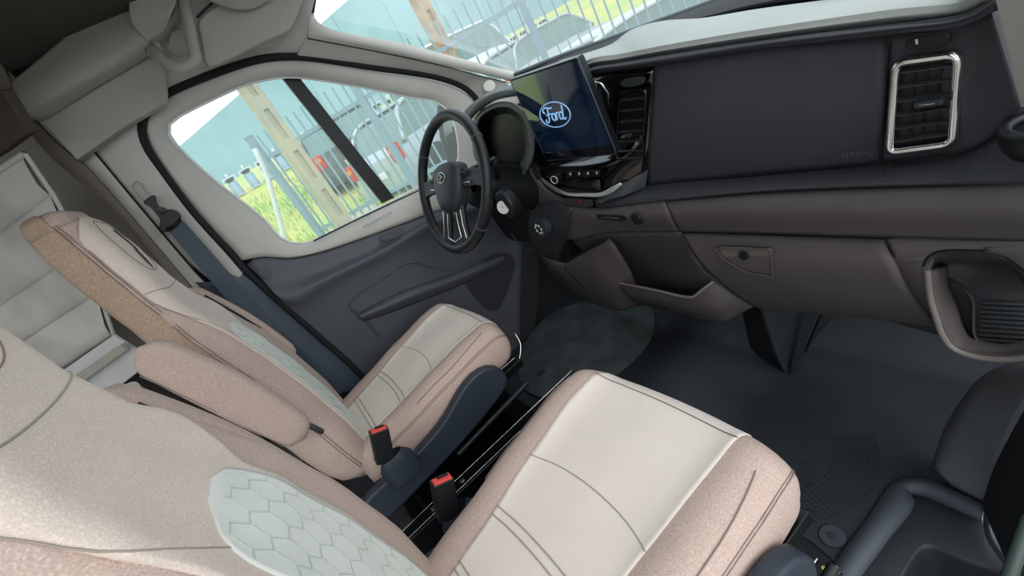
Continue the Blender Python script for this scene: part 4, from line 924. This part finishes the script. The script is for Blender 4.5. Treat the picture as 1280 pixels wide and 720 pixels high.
tube('trim_16', [W(1256, 735, X=.93), W(1272, 690, X=.93), W(1290, 640, X=.93), W(1310, 590, X=.93)], .010, mat('green_grey_seal', '#3a4744', .5), kind='structure', label='dark seal strip at the passenger door edge')
# ================================================================== REAR LIVING AREA
pn = Vector((.78, -.63, 0)).normalized(); pp = W(65, 245, X=-.72)
def R2(x, y, d=0): return WP(x, y, pp+pn*d, pn)
bl = empty('fabric_blind', R2(60, 420), 'off white padded blind with horizontal folds behind the driver seat', 'blind')
edges = [((31,193), (-40,236)), ((65,246), (-40,318)), ((102,305), (-40,402)), ((122,372), (-40,470)), ((140,430), (-40,560))]
edges = [((31,193), (-60,254)), ((66,243), (-60,338)), ((105,312), (-60,425)), ((125,365), (-60,485)), ((142,418), (10,505))]
for a, b in zip(edges, edges[1:]):
    A = [R2(*a[0]), R2(*a[1])]; B = [R2(*b[0]), R2(*b[1])]
    rows = []
    for t, bu in ((0, 0), (.06, .010), (.3, .016), (.7, .020), (.94, .012), (1, 0)):
        rows.append([A[0].lerp(B[0], t)-pn*(-bu), A[1].lerp(B[1], t)-pn*(-bu)])
    R_ = sheet_rows(rows, 10, True); mb = MB(); mb.grid(R_); k = len(mb.v); mb.grid([[p-pn*.02 for p in r] for r in R_]); mb.build('fold', blindm, bl)
tube('top_rail', [R2(31,192,.01), R2(-60,252,.01)], .009, trimg, bl)
tube('side_edge', [R2(31,192,.01), R2(66,243,.01), R2(105,312,.01), R2(142,418,.01)], .006, trimg, bl)
g = [R2(x, y, .03) for x, y in ((-20,120),(2,112),(36,166),(0,192),(-30,210))]
oc = MB().plate(g, -pn*.03).build('overhead_locker', mat('dark_brown_locker', '#41362f', .6), label='dark brown locker above the blind', cat='cabinet', bevel=.004)
lg = empty('side_ledge', R2(120, 470), 'pale ledge below the blind', 'ledge')
MB().plate([R2(x, y, .06) for x, y in ((140,420),(190,452),(112,512),(60,500),(40,490))], -pn*.015).build('ledge_front', tablem, lg, bevel=.004)
MB().plate([R2(x, y, .09) for x, y in ((150,432),(158,438),(100,480),(70,498),(64,490))], -pn*.02).build('ledge_edge', shelfm, lg, bevel=.002)
wb = MB().plate([R2(x, y, -.05) for x, y in ((190,440),(300,520),(400,640),(210,640),(125,505))], -pn*.03).build('lower_cabinet', woodm, label='dark wood cabinet low behind the driver seat', cat='cabinet')
tb = empty('side_table', W(150, 505, X=-.75), 'pale rounded table end between the two seat backs', 'table')
g = [WP(x, y, W(150, 495, X=-.75), Vector((.3, -.3, .9))) for x, y in ((115,512),(135,492),(158,479),(168,476),(176,482),(180,495),(176,508),(160,540),(120,545))]
MB().plate(cr(g, 40, True), Vector((0, 0, -.03))).build('table_top', tablem, tb, bevel=.004)
MB().tube([sum(g, Vector())/9+Vector((0, 0, -.03)), sum(g, Vector())/9*1.0+Vector((0, 0, -.9))], .03, 12).build('leg', steel, tb)
# ================================================================== OUTSIDE
def gz(x, y):
    P = [(-60, 4.5), (-30, 3.0), (-16, 1.80), (-11, .80), (-8, .28), (-5, .05), (-2.5, -.75), (6, -.75)]
    dy = -.45*min(max((y-4)/4, 0), 1) if x < -4 else 0
    if x <= P[0][0]: return P[0][1]
    for a, b in zip(P, P[1:]):
        if x <= b[0]: return dy+a[1]+(b[1]-a[1])*(x-a[0])/(b[0]-a[0])
    return -.75
mb = MB(); gx = [-60, -45, -30, -22, -16, -13, -11, -9.5, -8, -6.5, -5, -3.8, -2.5, -1.2, 2, 6]; gy = [-30, -20, -12, -6, -3, 0, 2, 4, 6, 8, 10, 13, 17, 22, 30, 45, 70]
mb.grid([[Vector((x, y, gz(x, y)+random.uniform(-.04, .04))) for x in gx] for y in gy])
gr = mb.build('floor_outside', grassm, kind='structure', label='yellow green meadow outside the van', smooth=True)
mb = MB()
for k in range(5200):
    x = random.uniform(-14, -5.2); y = random.uniform(-.6, 3.5) if k % 3 else random.uniform(3.5, 10); h = random.uniform(.05, .16); a = random.uniform(0, 6.28)
    p = Vector((x, y, gz(x, y)-.02)); u = Vector((math.cos(a), math.sin(a), 0))*.012; q = Vector((random.uniform(-.04, .04), random.uniform(-.04, .04), h))
    mb.add([p-u, p+u, p+q], [(0, 1, 2)])
mb.build('grass_blades', mat('fresh_grass', '#8aa850', .9), gr, smooth=False, kind='stuff', fixn=False)
rows = [[Vector((x, y, gz(x, y)+.05+.01*math.sin(y*7))) for y in [-3+.1*k for k in range(50)]] for x in (-7.4, -7.1, -6.7)]
sheet('footpath', rows, dirt, n=60, linear=True, th=.05, label='pale gravel footpath crossing the meadow behind the fence', cat='path')
plate('floor_added_paving', [(-3.2, -30, -.66), (40, -30, -.66), (40, 30, -.66), (-3.2, 30, -.66)], (0, 0, -.05), mat('added_paving_grey', '#8a8a88', .9, speck=.15, sscale=60), kind='structure', label='grey paving added around the van to cut green bounce light')  # paving added so less green light bounces off the grass into the cab
# fence of vertical pickets, running obliquely past the van
A = Vector((-6.0, .79, 0)); Bq = Vector((-3.6, 3.76, 0)); du = (Bq-A).normalized(); dn = Vector((du.y, -du.x, 0))
fence = empty('picket_fence', A, 'blue grey metal picket fence seen through the driver window and windscreen', 'fence')
def fp(t, z, o=0): return A+du*t+dn*o+Vector((0, 0, z))
posts = [0.0, 1.63, 3.82, 5.9, 8.0]
Rz = Matrix.Rotation(math.atan2(du.y, du.x), 3, 'Z')
for t in posts:
    p = MB().box(fp(t, .85), (.085, .085, 2.2), Rz).build('post', steelg, fence, smooth=False)
    MB().box(fp(t, 1.96), (.095, .095, .02), Rz).build('post_cap', steelg, p, smooth=False)
for z in (.52, 1.64):
    for a, b in zip(posts, posts[1:]): MB().box(fp((a+b)/2, z), (b-a-.085, .035, .05), Rz).build('rail', steelg, fence, smooth=False)
t = .12
pk = None
while t < 8.0:
    if min(abs(t-q) for q in posts) > .06:
        if pk is None: pk = MB().box(fp(t, 1.18), (.020, .020, 1.5), Rz).build('picket', steelg, fence, smooth=False); t0 = t
        else: c = pk.copy(); COL.objects.link(c); c.location = du*(t-t0)
    t += .125
stay = tube('leaning_stay', [W(318, 186, X=-4.6), W(332, 214, X=-4.65), W(344, 255, X=-4.7), W(358, 308, X=-4.75)], .026, carwhite, label='pale leaning pole beside the first fence post', cat='pole', res=12)
# concrete pole with oval recesses
def cpole(x, y, z0, z1, mt, lab, w0=.17, nsl=12, ang=.2):
    e = empty('concrete_pole', (x, y, z0), lab, 'utility pole')
    Rr = Matrix.Rotation(ang, 3, 'Z'); hw = w0/2; body = MB()
    # web and two flanges, so the oval hollows are real recesses
    for s in (-1, 1): body.box(Vector((x, y, (z0+z1)/2))+Rr @ Vector((0, s*hw*.66, 0)), (w0*.8, w0*.34, z1-z0), Rr)
    body.box((x, y, (z0+z1)/2), (w0*.45, w0*.7, z1-z0), Rr)
    zz = z0
    step_ = .46
    while zz < z1:
        body.box(Vector((x, y, zz)), (w0*.78, w0*.9, .14), Rr); zz += step_
    body.build('shaft', mt, e, smooth=False, bevel=.006)
    return e
c0_ = (W(318, 104, X=-4.4)+W(418, 276, X=-4.4))/2
cpole(-4.4, c0_.y, -.3, 4.5, concr, 'weathered concrete pole standing before the fence in the driver window')
cc_ = W(541, 34, X=-5.4)
cpole(-5.4, cc_.y, 0, 5.5, mat('rusty_concrete', '#b09a80', .9, col2='#9b7c5e', vscale=5, vmix=1), 'rust stained concrete pole seen through the windscreen', .20)
lp0 = W(325, 145, X=-14)
tube('lamp_pole', [Vector((-14, lp0.y, 1.2)), Vector((-14, lp0.y, 5.1))], .04, carwhite, label='thin pale pole in front of the teal hall', cat='pole')
# teal hall
h0 = W(150, 249, X=-40); h1 = W(225, 182, X=-40); h2 = W(435, 0, X=-40); h3 = W(600, -143, X=-40)
hall = empty('teal_hall', (-42, 20, 2), 'large teal clad hall with a sloping roof line', 'building')
k_ = (h2.z-h1.z)/(h2.y-h1.y)
def hz(y): return h1.z+k_*(y-h1.y)
ya = h1.y-16; yb = h2.y+34
yy = ya; n_ = 0
while yy < yb:
    y2 = min(yy+2.2, yb)
    MB().plate([Vector((-40-(n_ % 2)*.05, yy, 1)), Vector((-40-(n_ % 2)*.05, y2, 1)), Vector((-40-(n_ % 2)*.05, y2, max(1.5, hz(y2)))), Vector((-40-(n_ % 2)*.05, yy, max(1.5, hz(yy))))], (-.3, 0, 0)).build('cladding_sheet', tealm, hall, smooth=False)
    yy = y2; n_ += 1
MB().plate([Vector((-40.2, ya, hz(ya)+.02)), Vector((-40.2, yb, hz(yb)+.02)), Vector((-60, yb, hz(yb)+.02)), Vector((-60, ya, hz(ya)+.02))], (0, 0, -.3)).build('roof', tealm, hall, smooth=False)
# row of caged tanks
def tank(x, y, first=[None]):
    z = gz(x, y)-.05
    if first[0] is None:
        n_before = {c.name for c in bpy.data.objects}
        e = empty('caged_tank', (x, y, z), 'pale blue tank in a white frame with a lamp on top, one of the row', 'tank', 'caged tanks beyond the meadow')
        mb = MB()
        for a in (-.32, .32):
            for b in (-.32, .32): mb.box((x+a, y+b, z+.55), (.03, .03, 1.1))
        for zz in (.06, 1.08):
            for a in (-.32, .32): mb.box((x+a, y, z+zz), (.03, .64, .03)); mb.box((x, y+a, z+zz), (.64, .03, .03))
        mb.build('cage', carwhite, e, smooth=False)
        MB().grid([[Vector((x+math.cos(q)*r, y+math.sin(q)*r, z+zz)) for q in [2*math.pi*k/16 for k in range(16)]] for zz, r in ((.08,.01),(.08,.24),(.75,.24),(.85,.12),(.86,.01))], True).build('vessel', tankm, e)
        MB().box((x, y, z+.95), (.40, .40, .16)).build('control_box', greyhub, e, smooth=False)
        MB().box((x, y, z+1.22), (.10, .10, .14)).build('lamp', whitep, e, smooth=False)
        for ch_ in e.children:
            for v_ in ch_.data.vertices: v_.co *= .58
        first[0] = (e, Vector((x, y, z))); return
    e, p = first[0]; c = e.copy(); COL.objects.link(c); c.location = (x, y, z)
    for ch in list(e.children):
        if ch.name in TN: d = ch.copy(); COL.objects.link(d); d.parent = c
for k in range(28):
    if k == 1: TN = {c.name for c in bpy.data.objects}
    tank(-15.5, -.6+.52*k)
# parked cars
def car(loc, head, Lc, paint, label, rear=True, wd_=1.75, H=1.45, van=False):
    e = empty('parked_car', loc, label, 'car'); R = Matrix.Rotation(head, 3, 'Z'); O = Vector(loc)
    def T(x, y, z): return O + R @ Vector((x, y, z))
    # side profile, x from tail to nose
    low = [(-.5,.30),(-.49,.62),(-.46,.72 if not van else .8),(-.2,.74),(.12,.72),(.38,.64),(.48,.52),(.5,.32)]
    rows = []
    for x, z in low:
        hw = wd_/2*(1-.10*abs(x)*2*abs(x)*2)
        rows.append([T(x*Lc, s*hw*f, zz) for s, f, zz in ((-1,1,.25),(-1,1.0,z*.8),(-1,.96,z*H/1.45*1.25),(-.5,.9,z*H/1.45*1.3),(.5,.9,z*H/1.45*1.3),(1,.96,z*H/1.45*1.25),(1,1,z*.8),(1,1,.25))])
    mb = MB(); mb.grid(rows); n = 8; mb.f.append(tuple(range(n))); mb.f.append(tuple((len(rows)-1)*n+k for k in reversed(range(n)))); mb.build('body', paint, e, bevel=.02)
    top_ = [(-.44,.88),(-.36,H-.10),(-.25,H),(0,H),(.12,H-.04),(.27,.90)] if not van else [(-.49,.9),(-.485,H-.05),(-.45,H),(.1,H),(.2,H-.05),(.33,.95)]
    rows = []
    for x, z in top_:
        k = (z-.88)/(H-.88); rows.append([T(x*Lc, s*wd_/2*(.95-.16*k), zz) for s, zz in ((-1, .85), (-1, z), (1, z), (1, .85))])
    MB().grid(rows).build('glasshouse', glassc, e, bevel=.03)
    rr = []
    for x, z in top_:
        k = (z-.88)/(H-.88); rr.append((x, z, wd_/2*(.96-.16*k)))
    for s in (-1, 1):
        MB().tube(cr([T(x*Lc, s*hw, z+.012) for x, z, hw in rr], 30), .035, 8).build('roof_rail', paint, e)
    MB().plate([T(x*Lc, s*(rr[2][2]-.02), rr[2][1]+.03) for x, s in ((-.30,-1),(.13,-1),(.13,1),(-.30,1))], (0, 0, -.05)).build('roof', paint, e, bevel=.015)
    for x in (-.32, .32):
        for s in (-1, 1): MB().disc(T(x*Lc, s*wd_*.44, .31), R @ Vector((0, s, 0)), .31, .12, 20).build('wheel', darkr, e)
    for s in (-1, 1):
        MB().box(T(-.485*Lc, s*wd_*.40, .80), (.14, .22, .30), R).build('tail_lamp', redlamp, e, bevel=.03)
        MB().box(T(-.495*Lc, s*wd_*.40, .84), (.13, .12, .08), R).build('turn_lamp', orange, e, bevel=.01)
        MB().box(T(.47*Lc, s*wd_*.36, .58), (.16, .28, .12), R).build('headlamp', whitep, e, bevel=.03)
        MB().box(T(.18*Lc, s*wd_*.56, .92), (.10, .16, .12), R).build('door_mirror', paint, e, bevel=.02)
    MB().box(T(-.503*Lc, 0, .55), (.03, .52, .12), R).build('number_plate', whitep, e)
    return e
l2 = W(495, 216, X=-7.0)
car((-7.9, l2.y+1.6, .05), math.pi/2+.35, 3.9, carsil, 'silver hatchback with red tail lamp just right of the window division bar')
l1 = W(447, 230, X=-7.6)
car((-11.2, l1.y+.95, .5), math.pi-.15, 4.1, cardark, 'dark green car with red and amber lamp seen right of the concrete pole', wd_=1.8)
car((-12.6, 7.7, .45), math.pi/2+.2, 4.6, carwhite, 'white van standing behind the silver hatchback', H=2.0, van=True, wd_=1.9)
w3 = W(640, 72, X=-7.5)
car((-9.8, 8.6, .0), math.pi*.5+.1, 4.2, carsil, 'silver car low in the windscreen beside the wide fence post')
w4 = W(800, 20, X=-4.8)
car((-4.9, 6.9, -.6), math.pi*.5-.2, 4.3, carwhite, 'pale car nearest the windscreen at the right')
# door mirror of the van
mr = empty('door_mirror', W(566, 180, X=-1.16), 'black framed door mirror of the van behind the steering wheel', 'mirror')
g = L('X', [(551,130),(556,126),(566,130),(575,150),(590,190),(592,212),(584,222),(572,224),(563,205),(552,165),(549,143)], -1.16)
G = cr(g, 44, True); gc = sum(G, Vector())/44; mnrm = Vector((.62, -.78, 0)).normalized()
MB().plate([p+Vector((-.0, (.78/.62)*0, 0)) for p in G], (-.03, .10, 0)).build('housing', blackp, mr, bevel=.006)
MB().tube([p+Vector((.006, -.008, 0)) for p in G], .009, 8, True).build('frame', blackp, mr)
MB().plate([gc+(p-gc)*.76+Vector((.004, -.004, 0)) for p in G], (.002, -.002, 0)).build('reflector', mirrorm, mr, smooth=False)
MB().tube([gc+Vector((0, .05, -.06)), W(588, 226, X=-1.02), W(592, 230, X=-.96)], .02).build('arm', blackp, mr)
